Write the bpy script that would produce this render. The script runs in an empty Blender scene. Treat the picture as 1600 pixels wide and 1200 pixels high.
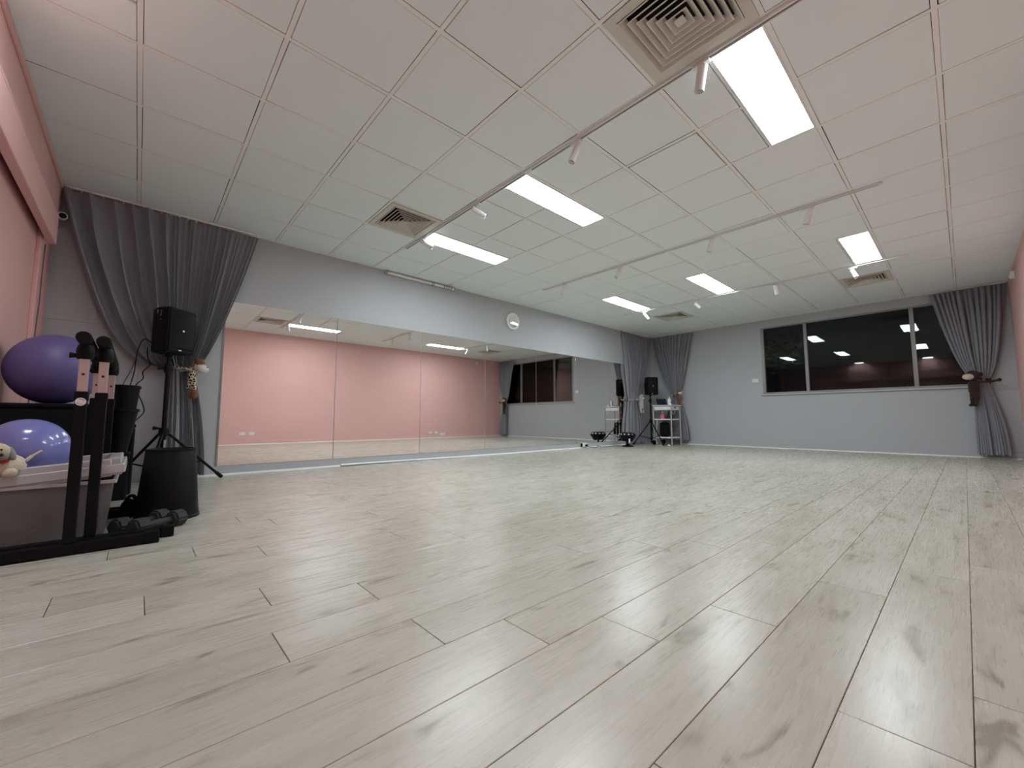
import bpy, bmesh, math, random
from mathutils import Vector, Matrix, noise
random.seed(7)
S = bpy.context.scene
COL = S.collection
PI = math.pi

# ------------------------------------------------------------------ camera, world, exposure
CAMZ = 0.597
F_PX = 641.2
cam_d = bpy.data.cameras.new('camera'); cam = bpy.data.objects.new('camera', cam_d); COL.objects.link(cam)
cam_d.sensor_width = 36.0; cam_d.lens = F_PX / 1600 * 36.0; cam_d.clip_start = 0.02; cam_d.clip_end = 200
_y, _p = math.radians(47.737), math.radians(4.883)
_f = Vector((math.cos(_p)*math.cos(_y), math.cos(_p)*math.sin(_y), math.sin(_p)))
_r = Vector((math.sin(_y), -math.cos(_y), 0)); _u = _r.cross(_f)
M = Matrix((_r, _u, -_f)).transposed().to_4x4(); M.translation = (0, 0, CAMZ)
cam.matrix_world = M
S.camera = cam
w = bpy.data.worlds.new('night'); S.world = w; w.use_nodes = True
w.node_tree.nodes['Background'].inputs[0].default_value = (0.012, 0.016, 0.022, 1)
w.node_tree.nodes['Background'].inputs[1].default_value = 0.08
S.view_settings.view_transform = 'Standard'; S.view_settings.look = 'None'
S.view_settings.gamma = 1.0; S.view_settings.use_curve_mapping = False
S.view_settings.exposure = 0.0
PANEL_POWER = 32.0          # emission of the ceiling panels

# room: floor z=0, ceiling CE, mirror wall y=YM, window wall x=XW, pink walls x=XL and y=YR
CE, YM, XW, XL, YR = 2.685, 5.37, 9.70, -0.66, -0.57
GX, GY, G = -0.11, 2.375, 0.60     # ceiling grid origin and pitch

# ------------------------------------------------------------------ materials
def mat(name, col, rough=0.6, metal=0.0, noise_scale=0, noise_amt=0.0, bump=0.0, bump_scale=200, emit=None, spec=0.5,
        sheen=0.0, coat=0.0, trans=0.0, ior=1.45):
    m = bpy.data.materials.new(name); m.use_nodes = True
    nt = m.node_tree; N = nt.nodes; L = nt.links; b = N['Principled BSDF']
    b.inputs['Base Color'].default_value = (*col, 1); b.inputs['Roughness'].default_value = rough
    b.inputs['Metallic'].default_value = metal; b.inputs['Specular IOR Level'].default_value = spec
    b.inputs['Sheen Weight'].default_value = sheen; b.inputs['Coat Weight'].default_value = coat
    b.inputs['Transmission Weight'].default_value = trans; b.inputs['IOR'].default_value = ior
    tc = N.new('ShaderNodeTexCoord')
    if noise_amt:
        n = N.new('ShaderNodeTexNoise'); n.inputs['Scale'].default_value = noise_scale; n.inputs['Detail'].default_value = 4
        L.new(tc.outputs['Object'], n.inputs['Vector'])
        mx = N.new('ShaderNodeMix'); mx.data_type = 'RGBA'
        mx.inputs['A'].default_value = (*[c*(1-noise_amt) for c in col], 1)
        mx.inputs['B'].default_value = (*[min(1, c*(1+noise_amt)) for c in col], 1)
        L.new(n.outputs['Fac'], mx.inputs['Factor']); L.new(mx.outputs['Result'], b.inputs['Base Color'])
    if bump:
        n2 = N.new('ShaderNodeTexNoise'); n2.inputs['Scale'].default_value = bump_scale; n2.inputs['Detail'].default_value = 3
        L.new(tc.outputs['Object'], n2.inputs['Vector'])
        bp = N.new('ShaderNodeBump'); bp.inputs['Strength'].default_value = bump; bp.inputs['Distance'].default_value = 0.01
        L.new(n2.outputs['Fac'], bp.inputs['Height']); L.new(bp.outputs['Normal'], b.inputs['Normal'])
    if emit:
        b.inputs['Emission Color'].default_value = (*emit[0], 1); b.inputs['Emission Strength'].default_value = emit[1]
    return m

def floor_material():
    m = bpy.data.materials.new('pale_oak_laminate'); m.use_nodes = True
    nt = m.node_tree; N = nt.nodes; L = nt.links; b = N['Principled BSDF']
    geo = N.new('ShaderNodeNewGeometry'); oi = N.new('ShaderNodeObjectInfo')
    off = N.new('ShaderNodeVectorMath'); off.operation = 'MULTIPLY_ADD'
    comb = N.new('ShaderNodeCombineXYZ'); L.new(oi.outputs['Random'], comb.inputs['X']); L.new(oi.outputs['Random'], comb.inputs['Y']); L.new(oi.outputs['Random'], comb.inputs['Z'])
    L.new(comb.outputs[0], off.inputs[0]); off.inputs[1].default_value = (37.0, 19.0, 53.0); L.new(geo.outputs['Position'], off.inputs[2])
    def mapped(sx, sy, sz=1):
        mp = N.new('ShaderNodeMapping'); mp.inputs['Scale'].default_value = (sx, sy, sz); L.new(off.outputs[0], mp.inputs['Vector']); return mp
    # fine long grain
    n1 = N.new('ShaderNodeTexNoise'); n1.inputs['Scale'].default_value = 1; n1.inputs['Detail'].default_value = 6; n1.inputs['Distortion'].default_value = 0.6
    L.new(mapped(7, 110).outputs[0], n1.inputs['Vector'])
    # broad cloudy figure
    n2 = N.new('ShaderNodeTexNoise'); n2.inputs['Scale'].default_value = 1; n2.inputs['Detail'].default_value = 2; n2.inputs['Distortion'].default_value = 0.5
    L.new(mapped(1.9, 6.5).outputs[0], n2.inputs['Vector'])
    # cathedral rings
    wv = N.new('ShaderNodeTexWave'); wv.bands_direction = 'Y'; wv.inputs['Scale'].default_value = 1.0; wv.inputs['Distortion'].default_value = 6.0
    wv.inputs['Detail'].default_value = 0; wv.inputs['Detail Scale'].default_value = 1.0
    L.new(mapped(0.6, 3.4).outputs[0], wv.inputs['Vector'])
    # knots
    n3 = N.new('ShaderNodeTexNoise'); n3.inputs['Scale'].default_value = 1; n3.inputs['Detail'].default_value = 2; n3.inputs['Distortion'].default_value = 0.8
    L.new(mapped(4.2, 14).outputs[0], n3.inputs['Vector'])
    kn = N.new('ShaderNodeMapRange'); kn.inputs['From Min'].default_value = 0.635; kn.inputs['From Max'].default_value = 0.72; L.new(n3.outputs['Fac'], kn.inputs['Value'])
    def mix(fac, a, c, bl='MIX'):
        x = N.new('ShaderNodeMix'); x.data_type = 'RGBA'; x.blend_type = bl
        for s, v in (('Factor', fac), ('A', a), ('B', c)):
            if isinstance(v, (int, float)): x.inputs[s].default_value = v
            elif isinstance(v, tuple): x.inputs[s].default_value = (*v, 1)
            else: L.new(v, x.inputs[s])
        return x.outputs['Result']
    def ramp(src, lo, hi):
        r = N.new('ShaderNodeMapRange'); r.inputs['From Min'].default_value = lo; r.inputs['From Max'].default_value = hi; L.new(src, r.inputs['Value']); return r.outputs[0]
    c = mix(ramp(n2.outputs['Fac'], 0.3, 0.7), (0.515, 0.508, 0.450), (0.455, 0.440, 0.378))
    c = mix(ramp(oi.outputs['Random'], 0, 1), c, mix(1.0, c, (0.90, 0.89, 0.87), 'MULTIPLY'))
    g = N.new('ShaderNodeMath'); g.operation = 'MULTIPLY'; L.new(ramp(n1.outputs['Fac'], 0.3, 0.8), g.inputs[0]); g.inputs[1].default_value = 0.03
    c = mix(g.outputs[0], c, (0.33, 0.315, 0.255))
    wm = N.new('ShaderNodeMath'); wm.operation = 'MULTIPLY'; L.new(ramp(wv.outputs['Fac'], 0.86, 1.0), wm.inputs[0])
    wm2 = N.new('ShaderNodeMath'); wm2.operation = 'MULTIPLY'; L.new(ramp(n2.outputs['Fac'], 0.38, 0.62), wm2.inputs[0]); wm2.inputs[1].default_value = 0.22
    L.new(wm2.outputs[0], wm.inputs[1])
    c = mix(wm.outputs[0], c, (0.265, 0.245, 0.19))
    hm = N.new('ShaderNodeMath'); hm.operation = 'MULTIPLY'; L.new(ramp(n3.outputs['Fac'], 0.53, 0.66), hm.inputs[0]); hm.inputs[1].default_value = 0.36
    c = mix(hm.outputs[0], c, (0.345, 0.325, 0.25))
    km = N.new('ShaderNodeMath'); km.operation = 'MULTIPLY'; L.new(kn.outputs[0], km.inputs[0]); km.inputs[1].default_value = 0.6
    c = mix(km.outputs[0], c, (0.14, 0.12, 0.085))
    L.new(c, b.inputs['Base Color'])
    rr = N.new('ShaderNodeMapRange'); rr.inputs['To Min'].default_value = 0.265; rr.inputs['To Max'].default_value = 0.285; L.new(n1.outputs['Fac'], rr.inputs['Value'])
    L.new(rr.outputs[0], b.inputs['Roughness'])
    b.inputs['Specular IOR Level'].default_value = 0.58
    return m

def spotted(name, base, spot, scale):
    m = mat(name, base, 0.9); nt = m.node_tree; N = nt.nodes; L = nt.links
    v = N.new('ShaderNodeTexVoronoi'); v.feature = 'DISTANCE_TO_EDGE'; v.inputs['Scale'].default_value = scale
    tc = N.new('ShaderNodeTexCoord'); L.new(tc.outputs['Object'], v.inputs['Vector'])
    r = N.new('ShaderNodeValToRGB'); r.color_ramp.interpolation = 'CONSTANT'
    r.color_ramp.elements[0].color = (*base, 1); r.color_ramp.elements[1].position = 0.10; r.color_ramp.elements[1].color = (*spot, 1)
    L.new(v.outputs['Distance'], r.inputs[0]); L.new(r.outputs[0], N['Principled BSDF'].inputs['Base Color']); return m

def thin_glass(name, tint, refl=1.0, rough=0.0):
    """thin pane: passes light straight through, reflects by Fresnel"""
    m = bpy.data.materials.new(name); m.use_nodes = True; nt = m.node_tree; N = nt.nodes; L = nt.links
    N.remove(N['Principled BSDF']); out = N['Material Output']
    t = N.new('ShaderNodeBsdfTransparent'); t.inputs[0].default_value = (*tint, 1)
    g = N.new('ShaderNodeBsdfGlossy'); g.inputs['Roughness'].default_value = rough; g.inputs[0].default_value = (refl, refl, refl, 1)
    f = N.new('ShaderNodeFresnel'); f.inputs['IOR'].default_value = 1.5
    x = N.new('ShaderNodeMixShader'); L.new(f.outputs[0], x.inputs[0]); L.new(t.outputs[0], x.inputs[1]); L.new(g.outputs[0], x.inputs[2]); L.new(x.outputs[0], out.inputs[0])
    return m

def cloudy_plastic(name, col, see):
    m = mat(name, col, 0.35); nt = m.node_tree; N = nt.nodes; L = nt.links
    t = N.new('ShaderNodeBsdfTransparent'); x = N.new('ShaderNodeMixShader'); x.inputs[0].default_value = 1 - see
    L.new(t.outputs[0], x.inputs[1]); L.new(N['Principled BSDF'].outputs[0], x.inputs[2]); L.new(x.outputs[0], N['Material Output'].inputs[0]); return m

MT = dict(
    floor=floor_material(),
    sub=mat('underlay', (0.03, 0.026, 0.022), 0.9),
    tile=mat('mineral_fibre_tile', (0.79, 0.855, 0.86), 0.9, noise_scale=260, noise_amt=0.05, bump=0.25, bump_scale=420),
    bar=mat('white_grid_bar', (0.82, 0.82, 0.80), 0.5),
    grey=mat('grey_wall_paint', (0.425, 0.445, 0.465), 0.6, noise_scale=3, noise_amt=0.03, bump=0.05, bump_scale=140),
    pink=mat('pink_wall_paint', (0.77, 0.455, 0.43), 0.6, noise_scale=3, noise_amt=0.03, bump=0.06, bump_scale=120),
    white=mat('white_trim', (0.78, 0.78, 0.76), 0.4),
    whitep=mat('white_powder_coat', (0.75, 0.75, 0.74), 0.35),
    vent=mat('cream_metal', (0.60, 0.575, 0.51), 0.5),
    dark=mat('void_shade', (0.012, 0.012, 0.012), 0.9),  # near-black: shade of the hollow above the ceiling put into the colour
    diff=mat('lit_diffuser', (0.9, 0.9, 0.9), 0.5, emit=((0.905, 1.0, 1.035), PANEL_POWER)),
    curtain=mat('grey_curtain_cloth', (0.235, 0.238, 0.265), 0.85, noise_scale=90, noise_amt=0.08, bump=0.12, bump_scale=500, sheen=0.08, spec=0.2),
    black=mat('black_plastic', (0.0035, 0.0035, 0.0042), 0.5, noise_scale=30, noise_amt=0.2, bump=0.06, bump_scale=600, spec=0.17),
    blackm=mat('black_powder_steel', (0.003, 0.003, 0.0045), 0.45, spec=0.2),
    grille=mat('speaker_grille', (0.0045, 0.0055, 0.007), 0.55, bump=0.5, bump_scale=900, spec=0.2),
    foam=mat('black_foam', (0.008, 0.0075, 0.0075), 0.85, bump=0.3, bump_scale=300, spec=0.2),
    chrome=mat('brushed_steel_tube', (0.55, 0.50, 0.49), 0.30, metal=0.85),
    alu=mat('grey_aluminium', (0.27, 0.265, 0.26), 0.45, metal=0.3),
    glass=thin_glass('window_glass', (0.86, 0.9, 0.88), 0.55),
    purple=mat('purple_ball_vinyl', (0.115, 0.092, 0.25), 0.42, noise_scale=6, noise_amt=0.1),
    blue=mat('blue_ball_vinyl', (0.19, 0.20, 0.50), 0.20, noise_scale=5, noise_amt=0.12, bump=0.35, bump_scale=9, coat=0.5),
    tub=cloudy_plastic('cloudy_tub_plastic', (0.24, 0.235, 0.245), 0.48),
    lid=cloudy_plastic('milky_lid_plastic', (0.52, 0.50, 0.52), 0.12),
    plush=mat('cream_plush', (0.62, 0.54, 0.41), 0.95, noise_scale=40, noise_amt=0.15, bump=0.6, bump_scale=120, sheen=0.3),
    plushg=mat('grey_plush', (0.27, 0.25, 0.23), 0.95, bump=0.6, bump_scale=120, sheen=0.3),
    plushd=mat('dark_brown_plush', (0.035, 0.018, 0.013), 0.95, bump=0.5, bump_scale=120, sheen=0.15),
    plushb=mat('brown_plush', (0.20, 0.085, 0.035), 0.95, bump=0.5, bump_scale=120, sheen=0.2),
    plusht=mat('tan_plush', (0.29, 0.155, 0.085), 0.95, bump=0.5, bump_scale=120, sheen=0.2),
    plushw=mat('white_plush', (0.66, 0.64, 0.60), 0.95, bump=0.4, bump_scale=120, sheen=0.2),
    plushs=mat('pale_grey_plush', (0.40, 0.39, 0.37), 0.95, bump=0.4, bump_scale=120, sheen=0.2),
    giraffe=spotted('giraffe_spots', (0.75, 0.68, 0.55), (0.06, 0.03, 0.018), 42),
    red=mat('red_ribbon', (0.34, 0.012, 0.02), 0.6),
    rubber=mat('dark_grey_rubber', (0.028, 0.029, 0.032), 0.75, noise_scale=120, noise_amt=0.25, bump=0.2, bump_scale=300),
    pinkp=mat('pink_bottle_plastic', (0.75, 0.17, 0.25), 0.4),
    screen=mat('dark_screen', (0.012, 0.014, 0.035), 0.25),
    cloth=mat('black_nylon', (0.007, 0.0075, 0.010), 0.85, bump=0.3, bump_scale=200, spec=0.15),
    clockface=mat('clock_face', (0.46, 0.47, 0.46), 0.5),
    clockglass=thin_glass('clock_glass', (0.97, 0.97, 0.97)),
    ink=mat('black_ink', (0.01, 0.01, 0.01), 0.6),
    leaf=mat('dark_leaves', (0.10, 0.14, 0.07), 0.7, noise_scale=8, noise_amt=0.4),
    bark=mat('bark', (0.06, 0.045, 0.035), 0.9, noise_scale=20, noise_amt=0.3),
    ground=mat('night_ground', (0.04, 0.042, 0.04), 0.9, noise_scale=2, noise_amt=0.3),
    post=mat('grey_trolley_post', (0.42, 0.42, 0.42), 0.4),
    cord=mat('dull_pink_cord', (0.22, 0.11, 0.10), 0.7),
    brownrail=mat('dark_brown_rail', (0.05, 0.026, 0.022), 0.5),
    towel=mat('brown_towel', (0.20, 0.13, 0.12), 0.95, bump=0.5, bump_scale=90),
)
def mirror_material():
    m = bpy.data.materials.new('silvered_mirror'); m.use_nodes = True; b = m.node_tree.nodes['Principled BSDF']
    b.inputs['Base Color'].default_value = (0.86, 0.85, 0.83, 1); b.inputs['Metallic'].default_value = 1; b.inputs['Roughness'].default_value = 0.0
    return m
MT['mirror'] = mirror_material()

# ------------------------------------------------------------------ mesh helpers
def new(): return bmesh.new()
def add_box(bm, c, s, rot=None, bev=0.0, seg=1):
    b2 = bmesh.new(); bmesh.ops.create_cube(b2, size=1)
    for v in b2.verts: v.co = Vector((v.co.x*s[0], v.co.y*s[1], v.co.z*s[2]))
    if bev: bmesh.ops.bevel(b2, geom=b2.edges[:], offset=bev, segments=seg, affect='EDGES', profile=0.6)
    mtx = Matrix.Translation(c) @ (rot.to_4x4() if rot is not None else Matrix.Identity(4))
    bmesh.ops.transform(b2, matrix=mtx, verts=b2.verts[:]); merge(bm, b2); return bm
def merge(bm, b2):
    me = bpy.data.meshes.new('_t'); b2.to_mesh(me); b2.free(); bm.from_mesh(me); bpy.data.meshes.remove(me)
def box2(bm, a, b, bev=0.0):
    return add_box(bm, [(p+q)/2 for p, q in zip(a, b)], [abs(q-p) for p, q in zip(a, b)], None, bev)
def frame_of(d):
    d = Vector(d).normalized(); a = Vector((0, 0, 1)) if abs(d.z) < 0.95 else Vector((1, 0, 0))
    x = a.cross(d).normalized(); return x, d.cross(x)
def tube(bm, pts, r, seg=10, cap=True):
    pts = [Vector(p) for p in pts]; rs = r if isinstance(r, (list, tuple)) else [r]*len(pts); rings = []
    px = None
    for i, p in enumerate(pts):
        d = (pts[min(i+1, len(pts)-1)] - pts[max(i-1, 0)]).normalized()
        if px is None: x, y = frame_of(d)
        else:
            x = (px - d*px.dot(d)); x = x.normalized() if x.length > 1e-6 else frame_of(d)[0]; y = d.cross(x)
        px = x
        rings.append([bm.verts.new(p + (x*math.cos(2*PI*k/seg) + y*math.sin(2*PI*k/seg))*rs[i]) for k in range(seg)])
    for a, b in zip(rings, rings[1:]):
        for k in range(seg): bm.faces.new((a[k], a[(k+1) % seg], b[(k+1) % seg], b[k]))
    if cap: bm.faces.new(rings[0][::-1]); bm.faces.new(rings[-1])
    return bm
def smooth_path(pts, n=6):
    P = [Vector(p) for p in pts]; out = []
    for i in range(len(P)-1):
        p0, p1, p2, p3 = P[max(i-1, 0)], P[i], P[i+1], P[min(i+2, len(P)-1)]
        for k in range(n):
            t = k/n; out.append(0.5*((2*p1)+(p2-p0)*t+(2*p0-5*p1+4*p2-p3)*t*t+(3*p1-p0-3*p2+p3)*t**3))
    out.append(P[-1]); return out
def lathe(bm, prof, c=(0, 0, 0), axis=(0, 0, 1), seg=32, closed=False):
    x, y = frame_of(axis); d = Vector(axis).normalized(); c = Vector(c); rings = []
    for r, h in prof:
        rings.append([bm.verts.new(c + d*h + (x*math.cos(2*PI*k/seg)+y*math.sin(2*PI*k/seg))*max(r, 1e-4)) for k in range(seg)])
    pr = list(zip(rings, rings[1:])) + ([(rings[-1], rings[0])] if closed else [])
    for a, b in pr:
        for k in range(seg): bm.faces.new((a[k], a[(k+1) % seg], b[(k+1) % seg], b[k]))
    return bm
def ball(bm, c, r, rot=None, sub=3, lump=0.0, seed=0):
    b2 = bmesh.new(); bmesh.ops.create_icosphere(b2, subdivisions=sub, radius=1)
    r = r if isinstance(r, (tuple, list)) else (r, r, r)
    for v in b2.verts:
        k = 1 + lump*noise.noise(v.co*2.3 + Vector((seed, seed*1.7, 0)))
        v.co = Vector((v.co.x*r[0], v.co.y*r[1], v.co.z*r[2]))*k
    mtx = Matrix.Translation(c) @ (rot.to_4x4() if rot is not None else Matrix.Identity(4))
    bmesh.ops.transform(b2, matrix=mtx, verts=b2.verts[:]); merge(bm, b2); return bm
def prism(bm, poly, z0, z1, mtx=None):
    n = len(poly); a = [Vector((x, y, z0)) for x, y in poly]; b = [Vector((x, y, z1)) for x, y in poly]
    if mtx is not None: a = [mtx @ v for v in a]; b = [mtx @ v for v in b]
    a = [bm.verts.new(v) for v in a]; b = [bm.verts.new(v) for v in b]
    bm.faces.new(a[::-1]); bm.faces.new(b)
    for k in range(n): bm.faces.new((a[k], a[(k+1) % n], b[(k+1) % n], b[k]))
    return bm
def rz(a): return Matrix.Rotation(a, 3, 'Z')
def rx(a): return Matrix.Rotation(a, 3, 'X')
def ry(a): return Matrix.Rotation(a, 3, 'Y')

def obj(name, bm, m, parent=None, smooth=False, loc=None):
    """link a bmesh (world coordinates) as one object, origin moved to its parent or to loc"""
    bmesh.ops.recalc_face_normals(bm, faces=bm.faces[:])
    me = bpy.data.meshes.new(name); bm.to_mesh(me); bm.free()
    if smooth:
        me.polygons.foreach_set('use_smooth', [True]*len(me.polygons))
        if smooth is not True: me.set_sharp_from_angle(angle=smooth)
    me.materials.append(MT[m] if isinstance(m, str) else m)
    o = bpy.data.objects.new(name, me); COL.objects.link(o)
    base = Vector((0, 0, 0))
    if parent is not None:
        o.parent = parent; q = parent
        while q is not None: base += q.location; q = q.parent
    if loc is None and parent is None:
        xs = [v.co for v in me.vertices]; loc = Vector((sum(v.x for v in xs)/len(xs), sum(v.y for v in xs)/len(xs), min(v.z for v in xs)))
    if loc is not None: o.location = Vector(loc) - base; base = Vector(loc)
    me.transform(Matrix.Translation(-base))
    return o
AS = math.radians(38)
def tag(o, label, cat, group=None):
    o['label'] = label; o['category'] = cat
    if group: o['group'] = group
    return o
def thing(name, label, cat, loc, group=None):
    o = bpy.data.objects.new(name, None); COL.objects.link(o); o.location = loc; o.empty_display_size = 0.1
    return tag(o, label, cat, group)
def structure(o): o['kind'] = 'structure'; return o
def empty_structure(name, loc):
    o = bpy.data.objects.new(name, None); COL.objects.link(o); o.location = loc; return structure(o)
def copy_tree(o, loc, label=None, rot=None):
    c = o.copy(); COL.objects.link(c); c.location = loc
    if rot is not None: c.rotation_euler = rot
    if label: c['label'] = label
    for ch in list(o.children):
        d = ch.copy(); COL.objects.link(d); d.parent = c
        for g in list(ch.children):
            e = g.copy(); COL.objects.link(e); e.parent = d
    return c

# ------------------------------------------------------------------ floor of laminate planks
bm = new(); box2(bm, (XL-0.05, YR-0.05, -0.06), (XW+0.05, YM+0.05, -0.007))
floor = structure(obj('floor', bm, 'sub', loc=(4.5, 2.4, 0)))
PW, PL = 0.1885, 1.2
phase = {-1: 1.37, 0: 1.10, 1: 1.90, 2: 1.40, 3: 1.076, 4: 0.845, 5: 0.64, 6: 0.3125, 7: 0.628, 8: 0.352, 9: 0.05, 10: -0.178, 11: 0.4525, 12: 0.2225, 14: 0.617}
def plank_mesh(lx, ly):
    b = new(); gx, gy, ch, h = 0.0011, 0.0007, 0.0010, 0.008
    lo = [(gx, gy), (lx-gx, gy), (lx-gx, ly-gy), (gx, ly-gy)]
    hi = [(gx+ch, gy+ch), (lx-gx-ch, gy+ch), (lx-gx-ch, ly-gy-ch), (gx+ch, ly-gy-ch)]
    v0 = [b.verts.new((x, y, -h)) for x, y in lo]; v1 = [b.verts.new((x, y, -ch)) for x, y in lo]; v2 = [b.verts.new((x, y, 0)) for x, y in hi]
    b.faces.new(v2)
    for k in range(4):
        b.faces.new((v0[k], v0[(k+1) % 4], v1[(k+1) % 4], v1[k])); b.faces.new((v1[k], v1[(k+1) % 4], v2[(k+1) % 4], v2[k]))
    me = bpy.data.meshes.new('plank'); b.to_mesh(me); b.free(); me.materials.append(MT['floor']); return me
cells = []
k0 = math.floor((YR-0.026)/PW); k1 = math.floor((YM-0.026)/PW)
for k in range(k0, k1+1):
    y0, y1 = max(YR, 0.026+k*PW), min(YM, 0.026+(k+1)*PW)
    if y1-y0 < 0.004: continue
    ph = phase.get(k, random.uniform(0, PL)); n = math.floor((XL-ph)/PL); x = ph+n*PL
    while x < XW:
        a, b = max(x, XL), min(x+PL, XW)
        if b-a > 0.006: cells.append((a, y0, b-a, y1-y0))
        x += PL
cells.sort(key=lambda c: math.hypot(c[0]+c[2]/2, c[1]+c[3]/2))
cache = {}
def pmesh(c):
    key = (round(c[2], 4), round(c[3], 4))
    if key not in cache: cache[key] = plank_mesh(*key)
    return cache[key]
for c in cells[:300]:
    o = bpy.data.objects.new('plank', pmesh(c)); COL.objects.link(o); o.parent = floor
    o.location = Vector((c[0], c[1], 0)) - floor.location
if len(cells) > 300:
    b = new()
    for c in cells[300:]:
        t = bmesh.new(); t.from_mesh(pmesh(c)); bmesh.ops.translate(t, vec=(c[0], c[1], 0), verts=t.verts[:]); merge(b, t)
    o = obj('far_planks', b, 'floor', floor); o['kind'] = 'stuff'

# ------------------------------------------------------------------ ceiling: slab, grid bars, lay-in tiles
bm = new(); box2(bm, (XL-0.05, YR-0.05, CE+0.05), (XW+0.05, YM+0.05, CE+0.12))
ceiling = structure(obj('ceiling', bm, 'dark', loc=(4.5, 2.4, CE)))  # slab coloured near-black so the gaps round the tiles look shaded
xs = [XL] + [GX+G*i for i in range(-1, 18) if XL+0.02 < GX+G*i < XW-0.02] + [XW]
ys = [YR] + [GY+G*j for j in range(-6, 7) if YR+0.02 < GY+G*j < YM-0.02] + [YM]
# (tile index by lower corner) cells taken by air vents, and by light panels with the half of the cell they fill
def near(a, b): return abs(a-b) < 0.02
def gx(i): return GX+G*i
def gy(j): return GY+G*j
VENTS = [(3, -3), (3, 2), (13, 2), (13, -3)]
LIGHTS = [(4, -3, 'lo'), (4, 0, 'lo'), (4, 2, 'hi'), (10, -3, 'lo'), (10, 0, 'lo'), (10, 2, 'hi')]
SHORT = [(0, 'lo'), (-3, 'lo')]       # short panels against the left wall, rows j
skip = set(); half = {}
for i, j in VENTS: skip.add((round(gx(i), 3), round(gy(j), 3)))
for i, j, s in LIGHTS:
    for q in (i, i+1): half[(round(gx(q), 3), round(gy(j), 3))] = s
for j, s in SHORT: half[(round(XL, 3), round(gy(j), 3))] = s
HATCH = (round(gx(5), 3), round(gy(-2), 3))
tcache = {}
def tile_mesh(lx, ly):
    key = (round(lx, 4), round(ly, 4))
    if key not in tcache:
        b = new(); add_box(b, (0, 0, 0), (lx, ly, 0.016), None, 0.003)
        me = bpy.data.meshes.new('ceiling_tile'); b.to_mesh(me); b.free(); me.materials.append(MT['tile']); tcache[key] = me
    return tcache[key]
BW = 0.024
for a, b in zip(xs, xs[1:]):
    for c, d in zip(ys, ys[1:]):
        key = (round(a, 3), round(c, 3))
        if key in skip: continue
        c0, d0 = c, d
        if key in half:
            if half[key] == 'lo': c0 = c+0.30
            else: d0 = d-0.30
        if d0-c0 < 0.03 or b-a < 0.03: continue
        m_ = 0.0145
        o = bpy.data.objects.new('ceiling_tile', tile_mesh(b-a-2*m_, d0-c0-2*m_)); COL.objects.link(o); o.parent = ceiling
        z = CE+0.0095
        o.location = Vector(((a+b)/2+random.uniform(-.0016, .0016), (c0+d0)/2+random.uniform(-.0016, .0016), z+random.uniform(-0.0015, 0.001))) - ceiling.location
        o.rotation_euler = (random.uniform(-.0016, .0016), random.uniform(-.0016, .0016), random.uniform(-0.0035, 0.0035))
        if key == HATCH: o.location.z -= 0.006; o.scale = (0.982, 0.982, 1)
for x in xs[1:-1]:
    cuts = [YR]          # bars stop at the light panels that span two cells
    for i, j, s in LIGHTS:
        if near(x, gx(i+1)): y = gy(j)+(0.0 if s == 'lo' else 0.30); cuts += [y+0.008, y+0.296]
    cuts.append(YM)
    for y0, y1 in zip(cuts[::2], cuts[1::2]):
        b = new(); box2(b, (x-BW/2, y0, CE), (x+BW/2, y1, CE+0.004), 0.0008); obj('grid_bar', b, 'bar', ceiling)
for y in ys[1:-1]:
    b = new(); box2(b, (XL, y-BW/2, CE+0.0008), (XW, y+BW/2, CE+0.0048), 0.0008); obj('grid_bar', b, 'bar', ceiling)
for i, j, s in LIGHTS:      # half-cell bars beside the panels
    y = gy(j)+0.30
    b = new(); box2(b, (gx(i)+0.012, y-0.008, CE+0.0006), (gx(i+2)-0.012, y+0.008, CE+0.0046), 0.0008); obj('grid_bar', b, 'bar', ceiling)
for (p, q) in (((XL, YR), (XW, YR+0.02)), ((XL, YM-0.02), (XW, YM)), ((XL, YR+.02), (XL+0.02, YM-.02)), ((XW-0.02, YR+.02), (XW, YM-.02))):
    b = new(); box2(b, (*p, CE-0.001), (*q, CE+0.003)); obj('edge_angle', b, 'bar', ceiling)

# ------------------------------------------------------------------ walls
T = 0.12
b = new(); box2(b, (XL-T, YM, -0.06), (XW+T, YM+T, CE+0.12)); wall_m = structure(obj('wall_mirror_side', b, 'grey'))
b = new(); box2(b, (XL-T, YR-T, -0.06), (XW+T, YR, CE+0.12)); wall_r = structure(obj('wall_right', b, 'pink'))
b = new(); box2(b, (XL-T, YR-T, -0.06), (XL, YM+T, CE+0.12)); wall_l = structure(obj('wall_left', b, 'pink'))
b = new(); box2(b, (XL, YR, 2.30), (-0.62, YM, CE)); obj('upper_fascia', b, 'pink', wall_l)
b = new(); box2(b, (-0.62, YR, CE-0.045), (-0.604, YM, CE-0.001), 0.003); obj('cornice', b, 'pink', wall_l)
b = new(); box2(b, (-0.62, YR, 2.005), (-0.57, 4.87, 2.235), 0.004); obj('pelmet_board', b, 'pink', wall_l)
b = new(); box2(b, (XL+0.001, YR, 2.235), (-0.57, 4.87, 2.25)); obj('pelmet_top', b, 'pink', wall_l)
b = new(); box2(b, (-0.655, YR, 2.09), (-0.632, 4.72, 2.135), 0.003); obj('blind_rail', b, 'brownrail', wall_l)
b = new(); box2(b, (XL, 4.74, 0.0), (-0.635, 4.84, 2.20), 0.003); obj('cover_strip', b, 'pink', wall_l)
WY0, WY1, WZ0, WZ1 = -0.30, 2.82, 1.115, 2.525
b = new()
box2(b, (XW, YR, -0.06), (XW+T, YM, WZ0)); box2(b, (XW, YR, WZ1), (XW+T, YM, CE+0.12))
box2(b, (XW, WY1, WZ0), (XW+T, YM, WZ1)); box2(b, (XW, YR, WZ0), (XW+T, WY0, WZ1))
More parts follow.
